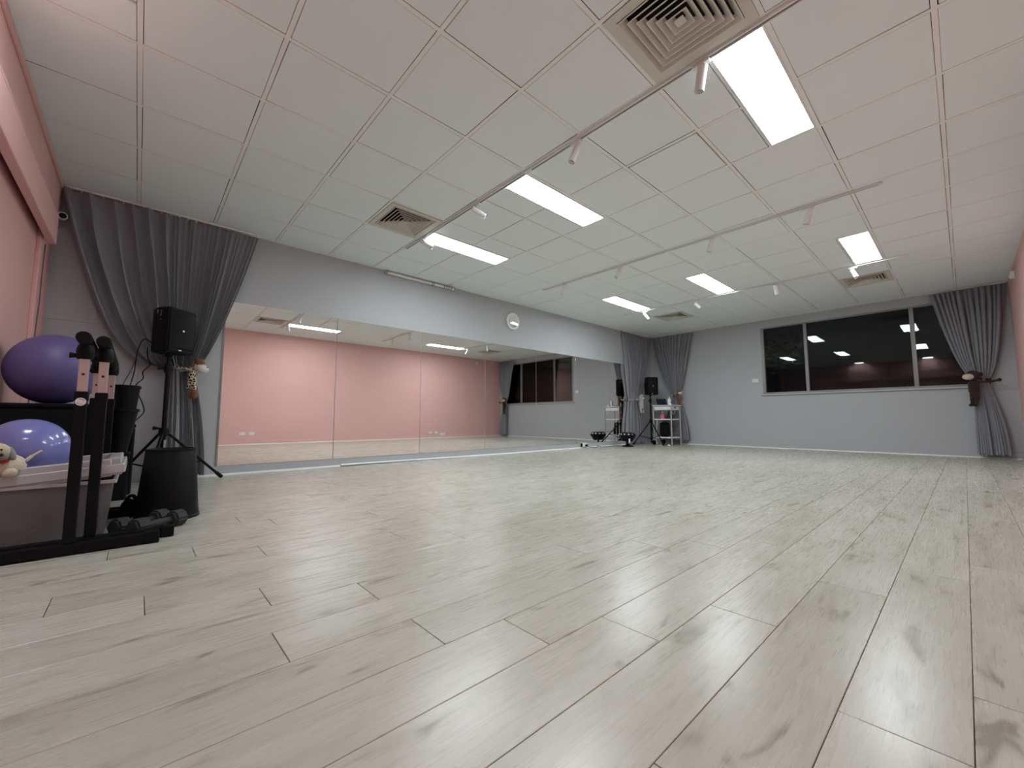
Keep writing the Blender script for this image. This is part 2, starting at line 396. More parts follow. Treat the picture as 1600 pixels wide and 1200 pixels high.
bmesh.ops.remove_doubles(b, verts=b.verts[:], dist=1e-5)
wall_w = structure(obj('wall_window_side', b, 'grey'))
# cover strips, skirting and trim
for p, q in (((-0.372, YM-0.006, 1.515), (-0.338, YM, CE)), ((XL, YM-0.007, 1.48), (0.02, YM, 1.51)), ((-0.02, YM-0.008, 0.0), (0.03, YM, 1.48)), ((-0.30, YM-0.003, 0.0), (-0.285, YM, 1.48)), ((XL, YM-0.01, 0.0), (-0.02, YM, 0.09))):
    b = new(); box2(b, p, q, 0.0015); obj('cover_strip', b, 'grey', wall_m)
def skirting(name, p, q, m):
    b = new(); box2(b, p, q, 0.003); return structure(obj(name, b, m))
skirting('baseboard_mirror_side', (0.03, YM-0.012, 0.0), (XW-0.012, YM, 0.092), 'grey')
skirting('baseboard_window_side', (XW-0.012, YR+0.012, 0.0), (XW, YM, 0.085), 'grey')
skirting('baseboard_right', (XL+0.014, YR, 0.0), (XW-0.012, YR+0.012, 0.085), 'pink')
def quad_trim(name, p, q, nrm, lift=(0, 0), r=0.019):
    """quarter-round bead from p to q along the floor, nrm pointing into the room"""
    p, q, nrm = Vector(p), Vector(q), Vector(nrm); b = new(); R0, R1 = [], []
    pts = [(0, 0)] + [(r*math.cos(a*PI/12), r*math.sin(a*PI/12)) for a in range(7)]
    for base, ring, lf in ((p, R0, lift[0]), (q, R1, lift[1])):
        for u_, v_ in pts: ring.append(b.verts.new(base + nrm*u_ + Vector((0, 0, v_+lf))))
    n = len(pts); b.faces.new(R0); b.faces.new(R1[::-1])
    for k in range(n): b.faces.new((R0[k], R0[(k+1) % n], R1[(k+1) % n], R1[k]))
    return structure(obj(name, b, 'white', smooth=AS))
yq = YM-0.012
quad_trim('trim_1', (0.05, yq, 0), (1.925, yq, 0), (0, -1, 0))
quad_trim('trim_2', (1.935, yq, 0), (4.30, yq, 0), (0, -1, 0), lift=(0.012, 0.0))
quad_trim('trim_3', (4.305, yq, 0), (XW-0.04, yq, 0), (0, -1, 0))
quad_trim('trim_4', (XW-0.012, YR+0.04, 0), (XW-0.012, YM-0.04, 0), (-1, 0, 0))
quad_trim('trim_5', (XL+0.02, YR+0.012, 0), (4.0, YR+0.012, 0), (0, 1, 0))
quad_trim('trim_6', (4.0, YR+0.012, 0), (XW-0.04, YR+0.012, 0), (0, 1, 0))

# ------------------------------------------------------------------ window with night glass
win = empty_structure('window_1', (XW, (WY0+WY1)/2, WZ0))
def wpart(name, p, q, m, bev=0.002):
    b = new(); box2(b, p, q, bev); return obj(name, b, m, win)
fx0, fx1 = XW+0.012, XW+0.075
wpart('frame_rail', (fx0, WY0, WZ1-0.03), (fx1, WY1, WZ1), 'alu'); wpart('frame_rail', (fx0, WY0, WZ0), (fx1, WY1, WZ0+0.035), 'alu')
wpart('frame_stile', (XW-0.004, WY1-0.055, WZ0+.036), (fx1, WY1, WZ1-.031), 'alu'); wpart('frame_stile', (fx0, WY0, WZ0+.036), (fx1, WY0+0.04, WZ1-.031), 'alu')
panes = [WY1-0.055, 2.04, 0.515, WY0+0.04]
for yv in panes[1:3]:
    wpart('mullion', (XW+0.004, yv-0.03, WZ0+.036), (fx1, yv+0.006, WZ1-.031), 'alu'); wpart('mullion', (XW+0.02, yv+0.0065, WZ0+.036), (fx1, yv+0.026, WZ1-.031), 'alu')
for a, c in zip(panes, panes[1:]):
    hi = a-0.032 if a != panes[0] else a; lo = c+0.028 if c != panes[-1] else c
    b = new(); box2(b, (XW+0.046, lo, WZ0+0.036), (XW+0.05, hi, WZ1-0.031)); obj('pane', b, 'glass', win)
wpart('sill', (XW-0.035, WY0-0.03, WZ0-0.03), (XW+0.02, WY1+0.035, WZ0-0.0005), 'grey', 0.004)
# outside: dark ground and one tree dimly lit through the glass
b = new(); box2(b, (XW+T+0.02, -8, -0.3), (30, 14, -0.12)); structure(obj('ground_outside', b, 'ground'))
tree = thing('tree', 'dim leafy tree outside behind the left window pane', 'tree', (13.0, 3.4, -0.12))
b = new(); tube(b, smooth_path([(13.0, 3.4, -0.15), (12.98, 3.42, 0.7), (13.05, 3.35, 1.5), (13.0, 3.4, 2.5)]), [0.09]*12+[0.07]*6+[0.03], 8); obj('trunk', b, 'bark', tree, True)
b = new(); rnd = random.Random(3)
for k in range(330):
    ctr = Vector((13.0, 3.38, 2.42)) + Vector((rnd.gauss(0, .25), rnd.gauss(0, .20), rnd.gauss(0, .20)))
    d = Vector((rnd.uniform(-1, 1), rnd.uniform(-1, 1), rnd.uniform(-1, 1))).normalized(); x, y = frame_of(d); l, q = 0.12, 0.055
    v = [b.verts.new(ctr+x*l), b.verts.new(ctr+y*q+d*0.008), b.verts.new(ctr-x*l), b.verts.new(ctr-y*q+d*0.008)]; b.faces.new(v)
o = obj('foliage', b, 'leaf', tree); o['kind'] = 'stuff'

# ------------------------------------------------------------------ mirror wall
mir = thing('wall_mirror', 'long wall mirror of tall frameless panels opposite the pink wall', 'mirror', (4.9, YM, 0.10))
seams = [0.645, 1.836, 3.053, 4.266, 5.486, 6.662, 7.876, 9.10]
for n_, (a, c) in enumerate(zip(seams, seams[1:])):
    b = new(); box2(b, (a+0.003, YM-0.0055, 0.10), (c-0.003, YM-0.0005, 1.892), 0.0009); obj('mirror_panel', b, 'mirror', mir)
b = new(); box2(b, (0.632, YM-0.007, 0.10), (0.6445, YM-0.0003, 1.892), 0.001); obj('edge_strip', b, 'alu', mir)

# ------------------------------------------------------------------ ceiling light panels
def light_panel(x0, x1, y0, y1, label, group='flat ceiling light panels'):
    t = thing('ceiling_light', label, 'ceiling light', ((x0+x1)/2, (y0+y1)/2, CE), group)
    b = new(); z0, z1 = CE-0.004, CE+0.03; e = 0.012
    box2(b, (x0, y0, z0), (x1, y0+e, z1)); box2(b, (x0, y1-e, z0), (x1, y1, z1)); box2(b, (x0, y0+e, z0), (x0+e, y1-e, z1)); box2(b, (x1-e, y0+e, z0), (x1, y1-e, z1))
    obj('frame', b, 'whitep', t)
    b = new(); box2(b, (x0+e, y0+e, CE+0.001), (x1-e, y1-e, CE+0.007)); obj('diffuser', b, 'diff', t)
    return t
LL = ['ceiling light panel nearest the camera, touching the nearest track', 'middle ceiling light panel of the near row', 'near-row ceiling light panel beside the square vent by the mirror wall',
      'far-row ceiling light panel nearest the window curtain', 'middle ceiling light panel of the far row', 'far-row ceiling light panel nearest the mirror wall clock']
for (i, j, s), lab in zip(LIGHTS, LL):
    y0 = gy(j)+0.012 if s == 'lo' else gy(j)+0.302
    light_panel(gx(i)+0.014, gx(i+2)-0.014, y0, y0+0.284, lab)
light_panel(-0.60, gx(0)-0.014, gy(0)+0.012, gy(0)+0.29, 'short ceiling light panel at the top left edge by the pink wall')
light_panel(-0.60, gx(0)-0.014, gy(-3)+0.012, gy(-3)+0.29, 'short ceiling light panel overhead, seen only reflected in the window')

# ------------------------------------------------------------------ air vents
def vent(i, j, label):
    cx, cy = gx(i)+0.3, gy(j)+0.3
    t = thing('air_vent', label, 'air vent', (cx, cy, CE), 'square ceiling air vents')
    def ring(b, o_, i_, zo, zi, th=0.003):      # square sloping flange from half-size o_ at zo to i_ at zi
        for k in range(4):
            R = rz(k*PI/2)
            P = [Vector((-o_, -o_, zo)), Vector((o_, -o_, zo)), Vector((i_, -i_, zi)), Vector((-i_, -i_, zi))]
            lo = [b.verts.new(R @ p + Vector((cx, cy, 0))) for p in P]; hi = [b.verts.new(R @ p + Vector((cx, cy, th))) for p in P]
            b.faces.new(lo); b.faces.new(hi[::-1])
            for q in range(4): b.faces.new((lo[q], lo[(q+1) % 4], hi[(q+1) % 4], hi[q]))
    b = new(); ring(b, 0.288, 0.235, CE-0.006, CE-0.004); obj('flange', b, 'vent', t)
    b = new(); box2(b, (cx-0.286, cy-0.286, CE+0.042), (cx+0.286, cy+0.286, CE+0.048)); obj('duct_back', b, 'dark', t)
    for k in range(6):
        o_ = 0.233-0.0355*k; b = new(); ring(b, o_, o_-0.0065, CE-0.009, CE-0.009); ring(b, o_-0.0065, o_-0.034, CE-0.009, CE+0.022); obj('louvre', b, 'vent', t)
    b = new(); add_box(b, (cx, cy, CE-0.006), (0.05, 0.05, 0.006), None, 0.002); obj('centre_plate', b, 'vent', t)
for (i, j), lab in zip(VENTS, ['big square air vent at the top edge above the near light panel', 'square air vent beside the track near the mirror wall',
                               'far square air vent near the corner curtains', 'far square air vent above the window']): vent(i, j, lab)

# ------------------------------------------------------------------ spotlight tracks
TY0, TY1 = 0.36, 4.47
names = ['nearest', 'middle', 'farthest']
def track(x, n_):
    t = thing('light_track', 'long white spotlight track on the ceiling, the %s of three' % names[n_], 'light track', (x, 2.4, CE), 'spotlight tracks')
    b = new(); w_, h_ = 0.035, 0.018
    box2(b, (x-w_/2, TY0, CE-0.004), (x+w_/2, TY1, CE-0.0015)); box2(b, (x-w_/2, TY0, CE-h_), (x-w_/2+0.009, TY1, CE-0.004)); box2(b, (x+w_/2-0.009, TY0, CE-h_), (x+w_/2, TY1, CE-0.004))
    obj('rail', b, 'whitep', t)
    b = new(); box2(b, (x-0.0084, TY0+0.031, CE-0.011), (x+0.0084, TY1-0.011, CE-0.0042)); obj('groove', b, 'alu', t)
    for y0, y1 in ((TY0-0.002, TY0+0.03), (TY1-0.01, TY1+0.002)):
        b = new(); box2(b, (x-w_/2-0.001, y0, CE-h_-0.001), (x+w_/2+0.001, y1, CE-0.001), 0.002); obj('end_cap', b, 'whitep', t)
    b = new(); box2(b, (x-w_/2-0.001, 2.30, CE-h_-0.001), (x+w_/2+0.001, 2.38, CE-0.001), 0.002); obj('joiner', b, 'whitep', t)
def spotlight(x, y, yaw, tilt, label):
    z = CE-0.018; t = thing('track_spotlight', label, 'spotlight', (x, y, z), 'white track spotlights')
    b = new(); add_box(b, (x, y, z-0.010), (0.034, 0.10, 0.018), None, 0.003); obj('adapter', b, 'whitep', t)
    b = new(); tube(b, [(x, y, z-0.018), (x, y, z-0.055)], 0.008, 10); add_box(b, (x, y, z-0.055), (0.018, 0.022, 0.026), None, 0.003); obj('stem', b, 'whitep', t, AS)
    d = Vector((math.cos(yaw)*math.sin(tilt), math.sin(yaw)*math.sin(tilt), -math.cos(tilt))); c = Vector((x, y, z-0.07))
    b = new(); lathe(b, [(0.0, -0.05), (0.022, -0.05), (0.0275, -0.045), (0.0275, 0.095), (0.0255, 0.097), (0.0245, 0.090), (0.019, 0.078)], c, d, 20)
    h = obj('lamp_head', b, 'whitep', t, AS)
    b = new(); lathe(b, [(0.019, 0.078), (0.012, 0.074), (0.0, 0.073)], c, d, 20); obj('lens', b, 'alu', h, True)
TX = [2.312, 4.745, 7.13]
SY = [0.905, 1.83, 3.05, 4.02]
AIM = [[(1.2, .25), (2.3, .4), (-0.6, 1.05), (-0.5, 1.1)], [(1.6, .25), (2.2, .3), (2.6, .55), (2.4, .45)], [(-2.3, .5), (-0.3, .3), (-0.3, 1.1), (-0.5, .75)]]
ords = ['rightmost', 'second from the right', 'third from the right', 'leftmost']
for n_, x in enumerate(TX):
    track(x, n_)
    for k, y in enumerate(SY):
        spotlight(x, y, AIM[n_][k][0], AIM[n_][k][1], 'white cylinder spotlight, %s on the %s ceiling track' % (ords[k], names[n_]))

# ------------------------------------------------------------------ clock
ck = Vector((4.885, YM, 2.343))
t = thing('wall_clock', 'round white wall clock high on the grey wall above the mirror', 'clock', ck)
b = new(); lathe(b, [(0.150, 0.0), (0.154, 0.004), (0.154, 0.026), (0.146, 0.036), (0.130, 0.039), (0.118, 0.034), (0.114, 0.022), (0.114, 0.012)], ck, (0, -1, 0), 48); obj('rim', b, 'white', t, AS)
b = new(); lathe(b, [(0.114, 0.012), (0.0, 0.012)], ck, (0, -1, 0), 48); face = obj('face', b, 'clockface', t)
for k in range(12):
    a = k*PI/6; b = new(); add_box(b, ck+Vector((math.sin(a)*0.098, -0.0135, math.cos(a)*0.098)), (0.006, 0.002, 0.016 if k % 3 else 0.024), ry(a)); obj('hour_mark', b, 'ink', face)
for nm, a, l, wd in (('hour_hand', math.radians(-62), 0.055, 0.010), ('minute_hand', math.radians(8), 0.085, 0.007)):
    b = new(); add_box(b, ck+Vector((math.sin(a)*l/2, -0.017, math.cos(a)*l/2)), (wd, 0.002, l), ry(a)); obj(nm, b, 'ink', t)
b = new(); lathe(b, [(0.116, 0.0345), (0.08, 0.0362), (0.04, 0.0372), (0.0, 0.0375)], ck, (0, -1, 0), 40); obj('cover_glass', b, 'clockglass', t, True)

# rolled tube with rings under the ceiling on the mirror wall
t = thing('rolled_tube', 'thin pale tube with rings fixed under the ceiling along the grey wall', 'tube', (3.05, YM-0.03, 2.635))
b = new(); tube(b, [(2.46, YM-0.032, 2.652), (3.63, YM-0.032, 2.652)], 0.020, 14); obj('pipe', b, 'whitep', t, AS)
for x in (2.47, 3.20, 3.23, 3.42, 3.46, 3.50, 3.54, 3.61):
    b = new(); lathe(b, [(0.0205, -0.006), (0.026, -0.006), (0.026, 0.006), (0.0205, 0.006)], (x, YM-0.032, 2.652), (1, 0, 0), 14, True); obj('ring', b, 'alu', t, AS)

# switch plate, outlets, wall sensor
def plate(name, label, cat, c, nrm, w_, h_, parts, group=None):
    t = thing(name, label, cat, c, group); nrm = Vector(nrm); c = Vector(c); side = Vector((0, 0, 1)).cross(nrm)
    R = Matrix((side, Vector((0, 0, 1)), nrm)).transposed()
    b = new(); add_box(b, c+nrm*0.005, (w_, h_, 0.010), R, 0.002); obj('cover_plate', b, 'white', t)
    for dx, ww, hh in parts:
        b = new(); add_box(b, c+nrm*0.0115+side*dx, (ww, hh, 0.003), R, 0.001); obj('rocker', b, 'whitep', t)
plate('light_switch', 'white light switch plate on the grey wall left of the window', 'light switch', (XW, 2.955, 1.413), (-1, 0, 0), 0.115, 0.075, [(-.03, .018, .03), (0, .018, .03), (.03, .018, .03)])
og = 'double sockets low on the pink wall'
for x, z, lab in ((1.81, .256, 'white double socket low on the pink wall, first in the mirror from its left end'), (2.0, .254, 'white double socket low on the pink wall, second in the mirror from its left end'),
                  (6.81, .176, 'white socket in the third mirror panel, left of a close pair'), (7.015, .172, 'white socket in the third mirror panel, right of a close pair'), (7.25, .12, 'wide white socket just above the floor line in the third mirror panel')):
    wd = 0.115 if x < 7.1 else 0.20
    plate('power_socket', lab, 'socket', (x, YR, z), (0, 1, 0), wd, 0.072, [(-wd*.28, .02, .022), (wd*.28, .02, .022)], og)
t = thing('wall_sensor', 'small white motion sensor high on the pink wall in the mirror', 'sensor', (8.6, YR, 2.50))
b = new(); add_box(b, (8.6, YR+0.022, 2.53), (0.06, 0.042, 0.10), None, 0.01, 2); obj('housing', b, 'white', t)
b = new(); ball(b, (8.6, YR+0.043, 2.51), (0.022, 0.012, 0.028), None, 2); obj('lens', b, 'whitep', t, True)
# security camera at the left end of the mirror wall
sc = Vector((-0.6195, 5.20, 2.365))
t = thing('security_camera', 'small white round security camera by the end of the pink pelmet', 'camera', sc)
b = new(); lathe(b, [(0.0, 0.0), (0.03, 0.0), (0.03, 0.008), (0.02, 0.014), (0.0, 0.014)], sc, (1, 0, 0), 24); obj('mount', b, 'white', t, AS)
hc_ = sc+Vector((0.030, -0.01, 0.0)); dd = Vector((0.25, -0.95, -0.25))
b = new(); lathe(b, [(0.0, -0.025), (0.02, -0.023), (0.031, -0.01), (0.033, 0.014), (0.029, 0.026), (0.025, 0.024)], hc_, dd, 28); hd = obj('housing', b, 'white', t, AS)
b = new(); lathe(b, [(0.025, 0.024), (0.014, 0.029), (0.0, 0.030)], hc_, dd, 28); obj('lens', b, 'black', hd, True)
# cord on the pink wall below the pelmet
b = new(); tube(b, smooth_path([(-0.626, 4.86, 1.99), (-0.63, 4.87, 1.75), (-0.632, 4.89, 1.5), (-0.634, 4.86, 1.3), (-0.634, 4.87, 1.0), (-0.63, 4.85, 0.6)]), 0.004, 6)
tag(obj('blind_cord', b, 'cord', None, True), 'thin cord hanging down the pink wall from the pelmet end', 'cord')

# ------------------------------------------------------------------ curtains
def curtain(name, label, axis, off, into, top, tie, bot, ztop, ztie, zbot, folds, p_lr=(0.5, 0.7), amp=(0.035, 0.045, 0.022, 0.05), warp=None, seed=1, nv=64, tiew=None, fat=None, edge=None):
    """one cloth gathered by a tie. axis 0: runs along x at y=off; axis 1: runs along y at x=off. into: sign of the room side.
    top/tie/bot: (start, end) along the axis"""
    rnd = random.Random(seed); nu = folds*10; b = new(); grid = []; pad = 0.004 if edge else 0.03
    fa = [rnd.uniform(0.65, 1.25) for _ in range(folds+2)]; fs = [rnd.uniform(-0.3, 0.3) for _ in range(folds+2)]
    for iv in range(nv+1):
        row = []; v = iv/nv; z = ztop+(zbot-ztop)*v
        for iu in range(nu+1):
            u = iu/nu; ph = u*folds; k = int(ph); fr = ph-k; a_ = fa[k]*(1-fr)+fa[k+1]*fr; s_ = fs[k]*(1-fr)+fs[k+1]*fr
            ut = warp(u) if warp else u
            st = top[0]+(top[1]-top[0])*ut; sm = tie[0]+(tie[1]-tie[0])*u; sb = bot[0]+(bot[1]-bot[0])*u
            if z >= ztie:
                q = min(1.0, max(0.0, (z-ztie)/(ztop-ztie))); p = p_lr[0]*(1-ut)+p_lr[1]*ut; s = sm+(st-sm)*q**p
                am = amp[2]+(amp[1]-amp[2])*min(1, q*2.2) if q < 0.6 else amp[1]+(amp[0]-amp[1])*(q-0.6)/0.4
            else:
                q = min(1.0, max(0.0, (ztie-z)/(ztie-zbot))); s = sm+(sb-sm)*(1-(1-q)**1.7); am = amp[2]+(amp[3]-amp[2])*min(1, q*1.6)
            wob = 0.3*math.sin(5*z+k*1.3+seed)
            if fat: am *= fat(u)
            sn = math.sin(2*PI*(ph+s_)+wob); d = am*a_*(1.15+sn-0.18*math.sin(4*PI*(ph+s_)+2*wob)); s += 0.30*am*a_*math.cos(2*PI*(ph+s_)+wob*1.3)*(1 if 0.02 < u < 0.98 else 0.3)
            if edge: d *= min(1.0, u/edge, (1-u)/edge)
            # cloth bulges around the tie so it wraps round
            q2 = math.exp(-((z-ztie)/0.10)**2); d += q2*0.035*math.cos((u-0.5)*PI)
            zz = z + (0.012*math.sin(2*PI*ph*0.5) if iv == nv else 0)
            pos = (s, off+into*(d+pad), zz) if axis == 0 else (off+into*(d+pad), s, zz)
            row.append(b.verts.new(pos))
        grid.append(row)
    for r0, r1 in zip(grid, grid[1:]):
        for k in range(nu): b.faces.new((r0[k], r0[k+1], r1[k+1], r1[k]))
    c = (top[0]+top[1])/2; loc = (c, off, zbot) if axis == 0 else (off, c, zbot)
    t = thing(name, label, 'curtain', loc, 'grey tied-back curtains')
    o = obj('cloth', b, 'curtain', t, True)
    # tie band: an oval sleeve round the gathered cloth
    b = new(); mid = (tie[0]+tie[1])/2; hw = abs(tie[1]-tie[0])/2+0.035; R0 = []
    for dz, k_ in ((-0.022, 1.0), (-0.008, 1.06), (0.008, 1.06), (0.022, 1.0)):
        R0.append([])
        for k in range(36):
            a = 2*PI*k/36; s = mid+hw*k_*math.cos(a); d = 0.048+0.060*k_*math.sin(a); d += 0.004*math.sin(9*a)
            zz = ztie+dz+0.02*math.cos(a); R0[-1].append(b.verts.new((s, off+into*d, zz) if axis == 0 else (off+into*d, s, zz)))
    for r0, r1 in zip(R0, R0[1:]):
        for k in range(36): b.faces.new((r0[k], r0[(k+1) % 36], r1[(k+1) % 36], r1[k]))
    obj('tie_band', b, tiew or 'curtain', t, True)
    return t
def warpA(u):      # a few loose folds on the left, tight pleats on the right
    return u/0.24*0.50 if u < 0.24 else 0.50+(u-0.24)/0.76*0.50
def fatA(u): return 1.7 if u < 0.22 else (0.62 if u > 0.27 else 1.7-(u-0.22)/0.05*1.08)
ZT = CE-0.035
curtain('curtain', 'large grey curtain swept to a tie behind the near loudspeaker', 0, 5.325, -1, (-0.612, 0.90), (0.23, 0.40), (0.24, 0.53), ZT, 1.09, 0.03, 24, (0.36, 0.72), (0.016, 0.030, 0.020, 0.03), warpA, 2, 72, 'giraffe', fatA)
curtain('curtain', 'grey curtain on the mirror wall at the far corner, tied with a pale toy', 0, 5.358, -1, (8.36, 9.57), (8.58, 8.96), (8.42, 9.08), ZT, 1.06, 0.03, 12, (0.8, 0.7), (0.022, 0.062, 0.04, 0.06), None, 3, edge=0.05)
curtain('curtain', 'grey curtain in the far corner behind the white trolley, tied with a brown monkey', 1, 9.665, -1, (5.30, 4.22), (4.74, 4.60), (4.98, 4.36), ZT, 1.15, 0.10, 13, (0.78, 0.72), (0.018, 0.056, 0.022, 0.055), None, 4)
curtain('curtain', 'grey curtain over the right end of the dark window', 1, 9.665, -1, (0.27, -0.53), (-0.13, -0.27), (-0.10, -0.44), ZT, 1.21, 0.06, 13, (0.60, 0.45), (0.018, 0.054, 0.022, 0.05), None, 5, tiew='plushd')
def ctrack(label, p, q, n=0):
    t = thing('curtain_track', label, 'curtain track', [(a+c)/2 for a, c in zip(p, q)], 'white curtain tracks')
    p, q = Vector(p), Vector(q); d = (q-p).normalized(); x, y = frame_of(d); R = Matrix((d, Vector((0, 0, 1)).cross(d), Vector((0, 0, 1)))).transposed()
    b = new(); add_box(b, (p+q)/2, ((q-p).length, 0.022, 0.020), R, 0.002); obj('rail', b, 'white', t)
    for k in range(n):
        c = p+(q-p)*((k+0.6)/(n+0.2)); b = new(); add_box(b, c-Vector((0, 0, 0.018)), (0.008, 0.008, 0.022), R, 0.002); obj('glider', b, 'white', t)
zt = CE-0.012
ctrack('white curtain track above the large grey curtain by the near loudspeaker', (-0.605, 5.275, zt), (0.93, 5.275, zt), 22)
ctrack('white curtain track above the mirror wall curtain at the far corner', (8.33, 5.305, zt), (9.55, 5.305, zt), 8)
ctrack('white curtain track above the curtain behind the trolley', (9.635, 5.26, zt), (9.635, 4.18, zt), 8)
ctrack('white curtain track above the curtain at the window', (9.635, 0.32, zt), (9.635, -0.54, zt), 8)

# ------------------------------------------------------------------ soft toys tying the curtains
# giraffe
g0 = Vector((0.43, 5.190, 1.08))
t = thing('toy_giraffe', 'spotted giraffe soft toy with white muzzle holding the large curtain', 'soft toy', g0)
b = new(); tube(b, smooth_path([(0.36, 5.200, 0.90), (0.375, 5.180, 0.98), (0.385, 5.170, 1.06), (0.405, 5.160, 1.13), (0.43, 5.150, 1.165)]), [0.022]*5+[0.034]*8+[0.03]*6+[0.026]*5+[0.02], 12); obj('body', b, 'giraffe', t, True)
b = new(); ball(b, (0.452, 5.135, 1.10), (0.056, 0.046, 0.046), ry(0.35), 3); mz = obj('muzzle', b, 'plushw', t, True)
for dx, dy in ((0.035, -0.034), (0.045, -0.02)):
    b = new(); ball(b, (0.452+dx, 5.135+dy, 1.115), 0.006, None, 1); obj('nostril', b, 'plushd', mz, True)
b = new(); ball(b, (0.428, 5.150, 1.165), (0.042, 0.036, 0.034), None, 3, 0.25, 2); ball(b, (0.405, 5.150, 1.19), (0.02, 0.016, 0.02), None, 2); obj('mane', b, 'plushb', t, True)
for k, (x, y) in enumerate(((0.368, 5.185), (0.388, 5.160))):
    b = new(); tube(b, smooth_path([(x+0.005, y, 1.02), (x+0.008, y-0.005, 0.95), (x+0.012, y-0.008, 0.89)]), 0.018, 10); lg = obj('leg', b, 'giraffe', t, True)
    b = new(); ball(b, (x+0.014, y-0.01, 0.845), (0.030, 0.028, 0.048), None, 3); obj('hoof', b, 'plushb', lg, True)
b = new(); tube(b, smooth_path([(0.385, 5.165, 1.085), (0.34, 5.175, 1.095), (0.27, 5.195, 1.105), (0.21, 5.220, 1.12)]), 0.013, 10); obj('arm', b, 'giraffe', t, True)
b = new(); ball(b, (0.445, 5.105, 1.145), 0.007, None, 1); obj('eye', b, 'ink', t, True)
# monkeys: pos, facing dir (unit in plane), scale
def monkey(label, c, side, body, face, hand, s=1.0, drop=1.0, look=(-1, 0, 0)):
    c = Vector(c); L_ = Vector(look); t = thing('toy_monkey', label, 'soft toy', c, 'soft toys tying back the curtains'); Y = Vector((0, side, 0))
    b = new(); tube(b, smooth_path([c+Vector((0, 0, 0.03))*s, c+Vector((-0.01, 0, -0.06))*s, c+Vector((0, 0, -0.15))*s, c+Vector((0, 0, -0.19))*s]), [0.035*s]*3+[0.055*s]*10+[0.045*s]*5+[0.02*s], 14); obj('body', b, body, t, True)
    hc = c+Vector((-0.02, 0, 0.09))*s
    b = new(); ball(b, hc, (0.07*s, 0.075*s, 0.075*s), None, 3); hd = obj('head', b, body, t, True)
    b = new(); ball(b, hc+L_*0.055*s+Y*0.045*s+Vector((0, 0, -0.02*s)), (0.05*s, 0.06*s, 0.045*s), None, 3); fc = obj('muzzle', b, face, hd, True)
    for e in (-1, 1):
        b = new(); ball(b, hc+Vector((0.01, e*0.078, 0.015))*s, (0.014*s, 0.026*s, 0.03*s), None, 2); obj('ear', b, face if face == 'plushw' else body, hd, True)
        b = new(); ball(b, hc+L_*0.062*s+Vector((0, e*0.026*s+side*0.03*s, 0.035*s)), 0.009*s, None, 1); obj('eye', b, 'ink', hd, True)
    for e in (-1, 1):
        b = new(); p = [c+Vector((-0.02, e*0.022, -0.15))*s, c+Vector((-0.02, e*0.022, -0.24*drop))*s, c+Vector((-0.025, e*0.018+side*0.01, -0.33*drop))*s]
        tube(b, smooth_path(p), [0.026*s]*9+[0.020*s]*4, 10); lg = obj('leg', b, body, t, True)
        b = new(); ball(b, p[-1]+Vector((-0.012, side*0.012, -0.012))*s, (0.034*s, 0.026*s, 0.022*s), None, 2); obj('foot', b, hand, lg, True)
    b = new(); p = [c+Vector((-0.015, -side*0.03, 0.0))*s, c+Vector((-0.03, -side*0.12, -0.012))*s, c+Vector((-0.02, -side*0.21, 0.0))*s, c+Vector((0.0, -side*0.25, 0.012))*s]
    tube(b, smooth_path(p), 0.016*s, 10); am = obj('arm', b, body, t, True)
    b = new(); ball(b, p[-1], (0.022*s, 0.024*s, 0.028*s), None, 2); obj('hand', b, hand, am, True)
    return t
monkey('dark brown monkey toy with beige face tying the window curtain', (9.50, -0.118, 1.17), 1, 'plushd', 'plush', 'ink', 1.05)
monkey('brown monkey toy with white muzzle tying the corner curtain', (9.51, 4.535, 1.16), -1, 'plushb', 'plushw', 'plushw', 0.72)
# pale plush on curtain B
c = Vector((8.86, 5.17, 1.0))
t = thing('plush_toy', 'pale grey soft toy with long ears on the far corner curtain', 'soft toy', c, 'soft toys tying back the curtains')
b = new(); tube(b, smooth_path([c+Vector((0, 0, 0.06)), c, c+Vector((0, 0, -0.10)), c+Vector((0, 0, -0.16))]), [0.04]*3+[0.065]*10+[0.055]*5+[0.03], 12); obj('body', b, 'plushs', t, True)
b = new(); ball(b, c+Vector((0, -0.01, 0.11)), (0.065, 0.06, 0.075), None, 3); hd = obj('head', b, 'plushs', t, True)
for e in (-1, 1):
    b = new(); ball(b, c+Vector((e*0.06, 0, 0.07)), (0.022, 0.015, 0.075), ry(e*0.2), 2); obj('ear', b, 'plushs', hd, True)
    b = new(); ball(b, c+Vector((e*0.024, -0.066, 0.125)), 0.009, None, 1); obj('eye', b, 'ink', hd, True)
    b = new(); tube(b, smooth_path([c+Vector((e*0.035, 0, -0.13)), c+Vector((e*0.05, -0.01, -0.20)), c+Vector((e*0.05, -0.02, -0.26))]), [0.026]*10+[0.028]*2+[0.02], 10); obj('leg', b, 'plushs', t, True)
    b = new(); tube(b, smooth_path([c+Vector((e*0.05, 0, 0.03)), c+Vector((e*0.13, 0.0, 0.05)), c+Vector((e*0.20, 0.01, 0.06))]), 0.018, 10); obj('arm', b, 'plushs', t, True)
b = new(); ball(b, c+Vector((0, -0.065, 0.085)), (0.026, 0.022, 0.022), None, 2); obj('nose', b, 'plushw', hd, True)

